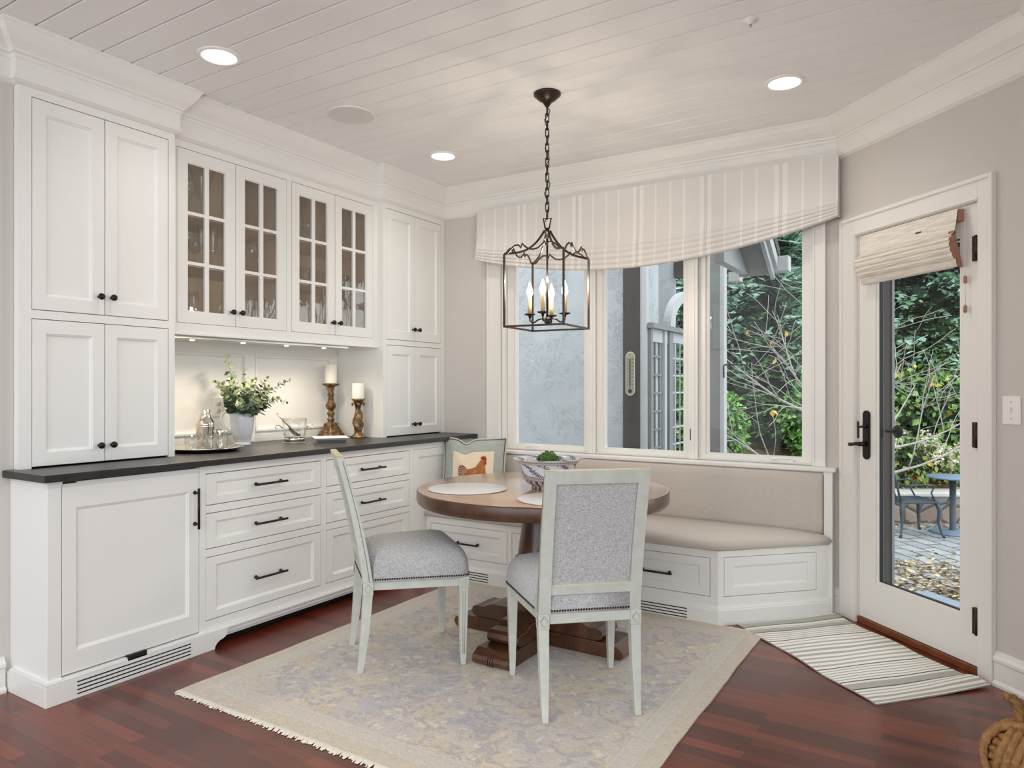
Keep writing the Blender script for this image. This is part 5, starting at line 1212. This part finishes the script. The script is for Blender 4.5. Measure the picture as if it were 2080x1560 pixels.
# thermometer
t = thing('wall_thermometer', 'long oval outdoor thermometer on the dark timber board', 'thermometer', (-2.552, 6.158, 1.178)); FT = Frame((-2.552, 6.158, 1.178), (1, 0, 0), (0, -1, 0))
def oval(w, h, n=12): return [(w * math.cos(PI * k / n), h - w + w * math.sin(PI * k / n)) for k in range(n + 1)] + [(w * math.cos(PI + PI * k / n), w + w * math.sin(PI + PI * k / n)) for k in range(n + 1)]
MB().prism(oval(.046, .406), FT, 0, .012).build('rim', M['thermorim'], t, bevel=.003)
MB().prism([(a, b + .006) for a, b in oval(.040, .394)], FT, .012, .0135).build('face', M['thermo'], t)
m = MB(); m.fbox(FT, -.003, .003, .075, .345, .0135, .016); m.lathe([(.018, .0135), (.018, .016), (.001, .016)], seg=20, fr=Frame(FT(0, .045, 0), FT.u, FT.n, FT.v)); m.build('tube', M['ink'], t)
m = MB()
for k in range(33): m.fbox(FT, -.010, -.005, .10 + .0073 * k, .1025 + .0073 * k, .0135, .0142); m.fbox(FT, .005, .010, .10 + .0073 * k, .1025 + .0073 * k, .0135, .0142)
m.build('scale_ticks', M['ink'], t)
def label3(txt, u, v, size, parent, fr, n):
    cu = bpy.data.curves.new('lettering', 'FONT'); cu.body = txt; cu.size = size; cu.align_x = 'CENTER'; cu.align_y = 'CENTER'; cu.extrude = .0002
    tmp = bpy.data.objects.new('tmp', cu); COL.objects.link(tmp); dg = bpy.context.evaluated_depsgraph_get()
    me = bpy.data.meshes.new_from_object(tmp.evaluated_get(dg)); bpy.data.objects.remove(tmp)
    o = bpy.data.objects.new('lettering', me); COL.objects.link(o); me.materials.clear(); me.materials.append(M['ink'])
    r = parent; me.transform(Matrix.Translation(fr(u, v, n) - Vector(r['_o'])) @ Matrix((fr.u, fr.v, fr.n)).transposed().to_4x4()); o.parent = parent; return o
for k, s_ in enumerate(('120', '100', '80', '60', '40', '20', '0', '20')): label3(s_, .026, .338 - .0335 * k, .020, t, FT, .0138)
for k, s_ in enumerate(('50', '40', '30', '20', '10', '0', '10', '20', '30')): label3(s_, -.026, .338 - .0295 * k, .018, t, FT, .0138)
label3('F', .024, .072, .016, t, FT, .0138); label3('C', -.024, .072, .016, t, FT, .0138)
# trellis screen
t = thing('trellis_screen', 'grey lattice garden screen with an arched top beside the house wing', 'trellis', (-2.4, 7.2, ZP)); F = FX(-2.4)
for a, c, m_ in ((6.205, 6.25, 'extgrey'), (6.565, 6.625, 'extwhite'), (6.70, 6.80, 'extgrey'), (8.10, 8.22, 'extwhite')): MB().fbox(F, a, c, ZP, 1.80, -.05, .03).build('post', M[m_], t)
m = MB(); m.fbox(F, 6.18, 8.30, 1.80, 1.835, -.08, .06); m.fbox(F, 6.2, 8.25, 1.835, 1.85, -.06, .045); m.build('top_rail', M['extgrey'], t)
m = MB(); m.fbox(F, 6.25, 6.70, 1.68, 1.80, -.02, .01); m.fbox(F, 6.80, 8.10, 1.70, 1.80, -.02, .01); m.build('head_board', M['extwhite'], t)
m = MB()
for y in (6.38, 6.50): m.fbox(F, y - .010, y + .010, ZP, 1.68, -.008, .008)
for k in range(14): m.fbox(F, 6.25, 6.56, 1.545 - .171 * k - .009, 1.545 - .171 * k + .009, -.006, .006)
m.build('lattice_panel', M['extgrey'], t)
m = MB(); y = 6.93
while y < 8.08: m.fbox(F, y - .007, y + .007, ZP, 1.70, -.006, .006); y += .15
for k in range(14): m.fbox(F, 6.80, 8.10, 1.545 - .171 * k - .009, 1.545 - .171 * k + .009, -.006, .006)
m.build('lattice_panel', M['extwhite'], t)
m = MB(); ls = []
for k in range(25):
    a = PI * k / 24; ls.append([F(7.47 - .74 * math.cos(a), 1.85 + .42 * math.sin(a), -.05), F(7.47 - .62 * math.cos(a), 1.85 + .33 * math.sin(a), -.05), F(7.47 - .62 * math.cos(a), 1.85 + .33 * math.sin(a), .03), F(7.47 - .74 * math.cos(a), 1.85 + .42 * math.sin(a), .03)])
m.loops(ls, 0, False, True, True); m.build('arch', M['extwhite'], t)
for k in range(7):
    y0 = 7.0 + .155 * k; MB().tube([F(y0 + .03 * math.sin(q * .9 + k), 1.85 + .30 * q / 6 * math.sqrt(max(.05, 1 - ((y0 - 7.47) / .62) ** 2)), -.01) for q in range(7)], .006, 6).build('arch_bar', M['black'], t)
# porch post, hook and roof overhang
t = thing('porch_post', 'grey porch post with a pale edge board outside the right window', 'post', (-1.60, 5.62, ZP))
MB().box(-1.665, -1.573, 5.60, 5.68, ZP, 2.7).build('post', M['extgrey'], t); MB().box(-1.573, -1.542, 5.595, 5.68, ZP, 2.7).build('edge_board', M['extwhite'], t)
t = thing('plant_hook', 'thin black bracket hook fixed to the porch post', 'hook', (-1.54, 5.60, 1.40))
MB().tube([(-1.541, 5.592, 1.33), (-1.541, 5.585, 1.425), (-1.53, 5.585, 1.432), (-1.385, 5.585, 1.432), (-1.368, 5.585, 1.425), (-1.366, 5.585, 1.41)], .006, 6).build('hook_rod', M['black'], t)
D_ = Vector((-1.30, 5.35, 2.085)); SLP = .62
t = thing('porch_roof', 'grey boarded porch roof corner with pale fascia boards above the right window', 'roof', (-1.3, 5.3, 2.08))
def slab(m, x0, x1, n0, n1, ya, yb):
    ls = []
    for y in (ya, yb):
        z = 2.085 + (5.35 - y) * SLP; ls.append([Vector((x0, y, z + n0)), Vector((x1, y, z + n0)), Vector((x1, y, z + n1)), Vector((x0, y, z + n1))])
    return m.loops(ls, 0, False, True, True)
slab(MB(), -1.32, -1.13, .0, .03, 5.35, 4.72).build('soffit', M['soffit'], t)
slab(MB(), -1.145, -1.118, -.03, .12, 5.38, 4.72).build('fascia_board', M['extwhite'], t)
slab(MB(), -1.118, -1.092, .03, .18, 5.38, 4.72).build('fascia_board', M['extwhite'], t)
slab(MB(), -1.32, -1.085, .12, .20, 5.40, 4.72).build('roof_edge', M['timber'], t)
MB().box(-1.36, -1.30, 4.72, 5.35, 2.085, 2.26).build('beam', M['extwhite'], t)
MB().box(-1.36, -1.12, 5.33, 5.36, 2.07, 2.13).build('eave_board', M['soffit'], t)
MB().box(-1.125, -1.02, 5.36, 5.46, 2.09, 2.20).build('gutter', M['extwhite'], t, bevel=.006)
MB().box(-1.47, -1.39, 5.46, 5.56, 2.06, 2.13).build('rafter_end', M['extwhite'], t)
# raised bed behind a low stone wall
t = thing('garden_wall', 'low rubble stone garden wall with a pale cap behind the bistro table', 'garden wall', tuple(LD(5.5, 9.9, ZP)))
FS = Frame(LD(0, 9.75, 0), RT, -FWD)
MB().fbox(FS, .8, 9, ZP, -.235, -.35, 0).build('rubble', M['rubble'], t); MB().fbox(FS, .8, 9, -.235, -.185, -.42, .05).build('cap_stone', M['cap'], t, bevel=.01)
m = MB(); n = 30
for i in range(n):
    for j in range(12):
        def bp(i, j):
            lat = -4 + 20 * i / n; dep = 10.1 + 12 * j / 12
            return LD(lat, dep, -.24 + (dep - 10.1) * .27 + .05 * math.sin(lat * 2.1 + dep))
        m.add([bp(i, j), bp(i + 1, j), bp(i + 1, j + 1), bp(i, j + 1)], [(0, 1, 2, 3)], 0, True)
struct(m.build('garden_bed', M['mulch']))
def bedz(dep): return -.24 + max(0, dep - 10.1) * .27
# foliage builder: many small pointed leaves in one mesh
class Leaves:
    def __init__(s): s.v = []; s.f = []; s.m = []
    def leaf(s, p, d, up, L, W, m):
        d = d.normalized(); sd = d.cross(up)
        if sd.length < 1e-4: sd = d.orthogonal()
        sd = sd.normalized() * (W / 2); b = len(s.v)
        mid = p + d * (L * .45); nn = sd.cross(d).normalized() * (W * .18)
        s.v += [tuple(p), tuple(mid - sd + nn), tuple(p + d * L), tuple(mid + sd + nn)]; s.f.append((b, b + 1, b + 2, b + 3)); s.m.append(m)
    def build(s, name, mats, parent):
        me = bpy.data.meshes.new(name); me.from_pydata(s.v, [], s.f); me.polygons.foreach_set('material_index', s.m)
        for q in mats: me.materials.append(q)
        me.update(); o = bpy.data.objects.new(name, me); COL.objects.link(o)
        if parent: o.parent = parent
        return o
def rv(): 
    while True:
        v = Vector((rnd(-1, 1), rnd(-1, 1), rnd(-1, 1)))
        if .05 < v.length < 1: return v.normalized()
def conifer(name, label, h, r, nb, per, mats, L, W, group, droop=.25, weights=(0, 0, 0, 1, 1, 2)):
    t = thing(name, label, 'tree', (0, 0, 0), group=group, local=True)
    MB().tube([(0, 0, 0), (.02, 0, h * .5), (0, 0, h)], [.11 * h / 6 + .02, .07 * h / 6 + .01, .008], 8).build('trunk', M['barkdark'], t, origin=(0, 0, 0))
    lv = Leaves()
    for k in range(nb):
        z = h * (1 - math.sqrt(rnd(0, 1))) * .88 + .12 * h; z = min(z, h * .98); rr = r * (1 - z / h) ** .6 + .06; a = rnd(0, 2 * PI)
        o_ = Vector((math.cos(a), math.sin(a), 0)); ln = rr * rnd(.75, 1.1); sd = Vector((-o_.y, o_.x, 0))
        for q in range(per):
            u = rnd(.25, 1) ** .6; fan = (1 - u) * .45 + .10
            p = Vector((0, 0, z)) + o_ * ln * u + sd * rnd(-fan, fan) * ln * .6 + Vector((0, 0, -droop * ln * u * u + rnd(-.05, .05) * h / 6))
            d = (o_ + sd * rnd(-.8, .8) + Vector((0, 0, rnd(-.5, .35)))).normalized()
            if q % 4 == 0: lv.leaf(Vector((0, 0, z)) + o_ * ln * rnd(.05, .55) + sd * rnd(-.35, .35) * ln + Vector((0, 0, rnd(-.2, .2))), rv(), rv(), L * 2.4, W * 5, 2)  # large dark inner leaves: crown shade put in as colour, sky gaps blocked
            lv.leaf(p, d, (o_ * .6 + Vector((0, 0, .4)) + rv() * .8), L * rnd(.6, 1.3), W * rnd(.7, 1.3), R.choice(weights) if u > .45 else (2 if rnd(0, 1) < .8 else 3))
    lv.build('foliage', mats, t); return t
def shrub(name, label, h, r, n, mats, L, W, group=None, cat='shrub', weights=(0, 0, 1, 1, 2)):
    t = thing(name, label, cat, (0, 0, 0), group=group, local=True); m = MB()
    for k in range(9):
        a = rnd(0, 2 * PI); e = Vector((math.cos(a) * r * rnd(.2, .7), math.sin(a) * r * rnd(.2, .7), h * rnd(.5, .85))); m.tube([(0, 0, -.05), (e.x * .3, e.y * .3, e.z * .5), tuple(e)], [.02, .014, .005], 5)
    m.build('stems', M['barkdark'], t, origin=(0, 0, 0)); lv = Leaves()
    for k in range(n):
        d = rv(); q = rnd(.55, 1.03) if rnd(0, 1) < .8 else rnd(.2, .6); lump = 1 + .16 * math.sin(5 * d.x + 3 * d.z) * math.cos(4 * d.y - 2 * d.z)
        p = Vector((d.x * r * q * lump, d.y * r * q * lump, h * .5 + d.z * h * .5 * q * lump)); p.z = max(p.z, .02)
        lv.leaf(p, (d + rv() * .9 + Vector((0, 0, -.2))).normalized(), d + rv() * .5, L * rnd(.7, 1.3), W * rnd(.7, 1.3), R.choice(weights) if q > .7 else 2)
    lv.build('foliage', mats, t); return t
def place(o, lat, dep, sc=1, rz=None, z=None):
    o.location = LD(lat, dep, bedz(dep) - .03 if z is None else z); o.scale = (sc,) * 3; o.rotation_euler = (0, 0, rnd(0, 6) if rz is None else rz); return o
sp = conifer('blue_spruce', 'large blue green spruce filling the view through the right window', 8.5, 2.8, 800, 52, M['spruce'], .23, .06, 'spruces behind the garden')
place(sp, 4.3, 14.2, 1)
place(dup(sp, label='blue green spruce towering behind the glass door'), 8.0, 13.6, 1.05)
place(dup(sp, label='blue green spruce seen through the arched trellis'), 1.9, 15.0, 1)
place(dup(sp, label='blue green spruce standing between the right window and the door'), 6.3, 16.5, 1.15)
place(dup(sp, label='blue green spruce at the far left of the garden behind the trellis'), -.8, 16.5, 1.1)
place(dup(sp, label='blue green spruce rising behind the right end of the stone wall'), 10.4, 15.2, 1.15)
place(dup(sp, label='distant blue green spruce filling the gap behind the bare tree'), 3.0, 18.2, 1.35)
place(dup(sp, label='distant blue green spruce behind the large dark shrub'), 9.2, 18.4, 1.35)
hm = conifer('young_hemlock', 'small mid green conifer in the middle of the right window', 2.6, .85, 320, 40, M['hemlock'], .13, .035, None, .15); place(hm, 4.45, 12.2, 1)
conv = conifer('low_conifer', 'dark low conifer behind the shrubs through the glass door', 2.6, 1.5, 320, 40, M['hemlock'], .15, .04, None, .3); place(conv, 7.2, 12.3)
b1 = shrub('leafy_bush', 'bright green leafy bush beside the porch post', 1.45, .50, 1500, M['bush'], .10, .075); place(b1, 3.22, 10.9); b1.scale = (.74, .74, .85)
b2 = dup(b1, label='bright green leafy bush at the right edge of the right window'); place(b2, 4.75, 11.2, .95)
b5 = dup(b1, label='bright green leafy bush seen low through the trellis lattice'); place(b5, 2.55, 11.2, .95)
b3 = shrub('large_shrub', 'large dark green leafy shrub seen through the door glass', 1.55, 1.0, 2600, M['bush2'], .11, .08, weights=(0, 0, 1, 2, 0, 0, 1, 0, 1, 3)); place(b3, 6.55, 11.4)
hy = shrub('hydrangea', 'faded cream hydrangea bush above the stone wall', .75, .62, 700, M['bush2'], .09, .06, cat='flowering shrub', weights=(0, 1, 1, 3, 2))
lv = Leaves()
for k in range(34):
    d = rv(); d.z = abs(d.z); p = Vector((d.x * .62, d.y * .62, .38 + d.z * .40))
    for q in range(26): e = rv(); lv.leaf(p + e * .055, rv(), e, .045, .04, 0 if rnd(0, 1) < .75 else 1)
lv.build('flower_heads', M['bloom'], hy); place(hy, 5.75, 10.45)
hy2 = dup(hy, label='smaller cream hydrangea bush right of the first one behind the bistro table'); place(hy2, 6.35, 10.5, .75)
fl = thing('pink_flowers', 'small clump of pink flowers just above the bistro table', 'flowers', (0, 0, 0), local=True); lv = Leaves(); l2 = Leaves()
for k in range(9):
    p = Vector((rnd(-.22, .22), rnd(-.08, .08), rnd(.10, .2)))
    for q in range(14): e = rv(); lv.leaf(p + e * .02, e, rv(), .04, .03, 0)
    for q in range(10): l2.leaf(p - Vector((0, 0, rnd(.02, .12))), rv(), rv(), .07, .03, 0)
lv.build('petals', [M['pink']], fl); l2.build('leaves', [M['bush'][1]], fl); place(fl, 5.95, 10.42, 1, 0.5)
# bare tree between the window and the door
t = thing('bare_tree', 'grey bare branched small tree spreading in front of the evergreens', 'tree', (0, 0, 0), local=True); m = MB(); tips = []
def branch(p, d, L, r, lvl):
    pts = [p]; q = p.copy(); dd = d.copy(); n = 6
    for k in range(n):
        dd = (dd + rv() * .16 + Vector((0, 0, .03 if lvl < 2 else -.01))).normalized(); q = q + dd * (L / n); pts.append(q.copy())
    m.tube(pts, lambda s_: max(r * (1 - .75 * s_), .0036), 5)
    tips.append(pts[-1])
    if lvl >= 2: return
    for k in range((6, 3, 1)[lvl]):
        u = rnd(.25, .98); i = min(int(u * n), n - 1); b = pts[i].lerp(pts[i + 1], u * n - i); s_ = dd.cross(rv()).normalized()
        branch(b, (dd * .75 + s_ * rnd(.5, 1.1)).normalized(), L * rnd(.45, .7), r * (1 - .6 * u) * .55, lvl + 1)
for dl in ((-.95, .05, .42), (-.7, -.3, .8), (.95, -.1, .40), (.75, .3, .75), (-.2, .2, 1), (.35, -.3, .9), (-.98, -.2, .15), (.98, .15, .12)):
    branch(Vector((0, 0, .9 + rnd(-.4, .6))), (RT * dl[0] + FWD * dl[1] + Vector((0, 0, dl[2]))).normalized(), rnd(1.5, 2.1), .022, 0)
m.tube([(0, 0, 0), (.02, .01, .8), (.0, .0, 1.6)], [.07, .055, .04], 10)
m.build('branches', M['bark'], t, origin=(0, 0, 0)); lv = Leaves()
for p in R.sample(tips, min(16, len(tips))):
    for q in range(3): lv.leaf(p, (rv() + Vector((0, 0, -1))).normalized(), rv(), .075, .05, 0)
lv.build('last_leaves', [M['yellowleaf']], t); t.location = LD(3.95, 8.4, ZP)
# dead leaves on the paving and the bed
lv = Leaves()
def litter(n, fl_, fd_, z):
    for k in range(n):
        lat, dep = fl_(), fd_(); q = LD(lat, dep, z(dep) + rnd(.004, .035)); a = rnd(0, 6.28)
        lv.leaf(q, Vector((math.cos(a), math.sin(a), rnd(-.25, .25))), Vector((rnd(-.5, .5), rnd(-.5, .5), 1)), rnd(.045, .09), rnd(.028, .05), R.randint(0, 3))
litter(1300, lambda: rnd(3.0, 4.6), lambda: 6.2 + 1.3 * rnd(0, 1) ** 1.6, lambda d: ZP)
litter(260, lambda: rnd(3.0, 5.4), lambda: rnd(6.0, 8.0), lambda d: ZP)
litter(420, lambda: rnd(2, 7.5), lambda: rnd(9.35, 9.72), lambda d: ZP)
litter(2200, lambda: rnd(1, 8.5), lambda: rnd(10.2, 13.5), bedz)
o = lv.build('fallen_leaves', M['litter'], None); tag(o, 'dry fallen leaves scattered over the patio and garden bed', 'leaves', kind='stuff', center=False)
# bistro table and iron chair
bt = LD(5.62, 9.1, ZP)
t = thing('bistro_table', 'round blue grey iron bistro table on the patio', 'table', tuple(bt))
MB().lathe([(.001, .70), (.30, .70), (.305, .708), (.30, .722), (.001, .726)], tuple(bt), 36).build('table_top', M['irontop'], t)
MB().lathe([(.001, .02), (.05, .02), (.045, .05), (.038, .06), (.038, .70), (.001, .70)], tuple(bt), 16).build('column', M['iron'], t)
MB().lathe([(.001, 0), (.26, 0), (.265, .012), (.23, .024), (.06, .04), (.001, .04)], tuple(bt), 36).build('base', M['irontop'], t)
t = thing('iron_chair', 'dark cast iron garden armchair beside the bistro table', 'chair', tuple(LD(5.05, 9.05, ZP))); O = LD(5.05, 9.05, ZP)
def W_(x, y, z): return O + RT * x + FWD * y + Vector((0, 0, z))
FC_ = Frame(O, RT, (0, 0, 1), FWD)
m = MB(); m.fbox(FC_, -.22, .22, -.22, .22, .425, .435)
for k in range(9): m.tube([W_(-.22 + .055 * k, -.22, .44), W_(-.22 + .055 * k, .22, .44)], .008, 5); m.tube([W_(-.22, -.22 + .055 * k, .44), W_(.22, -.22 + .055 * k, .44)], .008, 5)
m.tube([W_(-.23, -.23, .43), W_(.23, -.23, .43), W_(.23, .23, .43), W_(-.23, .23, .43)], .014, 6, closed=True); m.build('seat', M['iron'], t)
for sx_ in (-1, 1):
    for sy in (-1, 1): MB().tube([W_(.21 * sx_, .21 * sy, .43), W_(.235 * sx_, .23 * sy, .33), W_(.225 * sx_, .22 * sy, .18), W_(.25 * sx_, .25 * sy, .05), W_(.275 * sx_, .27 * sy, .0)], [.03, .026, .017, .013, .018], 8).build('leg', M['iron'], t)
m = MB(); m.tube([W_(-.23, -.2, .43), W_(-.30, -.22, .70), W_(-.33, -.2, .90), W_(-.33, 0, .95), W_(-.33, .2, .90), W_(-.30, .22, .70), W_(-.23, .2, .43)], .012, 6)
for k in range(5): m.tube([W_(-.25, -.14 + .07 * k, .45), W_(-.30, -.14 + .07 * k + .02 * (-1) ** k, .68), W_(-.33, -.14 + .07 * k, .92)], .007, 5)
m.build('backrest', M['iron'], t)
for sy in (-1, 1): MB().tube([W_(-.29, .22 * sy, .66), W_(-.12, .25 * sy, .64), W_(.08, .25 * sy, .66), W_(.17, .24 * sy, .64), W_(.13, .23 * sy, .55), W_(.18, .22 * sy, .45)], .010, 6).build('arm', M['iron'], t)
MB().tube([W_(-.22, 0, .16), W_(0, .0, .13), W_(.22, 0, .16)], .009, 6).build('stretcher', M['iron'], t)
# ------------------------------------------------------------------ light
w = bpy.data.worlds.new('overcast_sky'); SC.world = w; w.use_nodes = True
bg = w.node_tree.nodes['Background']; bg.inputs[0].default_value = (.90, .96, 1.0, 1); bg.inputs[1].default_value = SKY
def lamp(name, typ, loc, power, col, **k):
    l = bpy.data.lights.new(name, typ); l.energy = power; l.color = col
    for a, b in k.items(): setattr(l, a, b)
    o = bpy.data.objects.new(name, l); COL.objects.link(o); o.location = loc; return o
WARM = (1, .97, .93)
for (x, y) in LAMPS + [(-.714, 2.02), (-2.807, .40), (-.714, .40), (1.4, .40)]:  # positions after LAMPS are added, unseen fill lamps without a fixture
    lamp('downlight_lamp', 'SPOT', (x, y, ZC - .02), DOWN, WARM, spot_size=math.radians(140), spot_blend=.9, shadow_soft_size=.065)
for y in (2.32, 2.64, 2.95, 3.25):
    lamp('puck_lamp_light', 'SPOT', (-3.45, y, 1.505), PUCK, (1, .86, .66), spot_size=math.radians(150), spot_blend=1, shadow_soft_size=.02)
for (la, de) in ((-.087, .026), (-.026, -.087), (.026, .087), (.087, -.026)):
    p = LC + RT * la + FWD * de; lamp('candle_bulb_light', 'POINT', (p.x, p.y, 1.81), BULB, (1, .88, .72), shadow_soft_size=.012)
SC.view_settings.view_transform = 'Standard'; SC.view_settings.look = 'None'; SC.view_settings.gamma = 1; SC.view_settings.use_curve_mapping = False
SC.view_settings.exposure = EXPO
SC.cycles.max_bounces = 10; SC.cycles.diffuse_bounces = 6; SC.cycles.glossy_bounces = 4; SC.cycles.transparent_max_bounces = 24; SC.cycles.caustics_reflective = False; SC.cycles.caustics_refractive = False
SC.cycles.sample_clamp_indirect = 6
for o in bpy.data.objects:
    if '_o' in o: del o['_o']
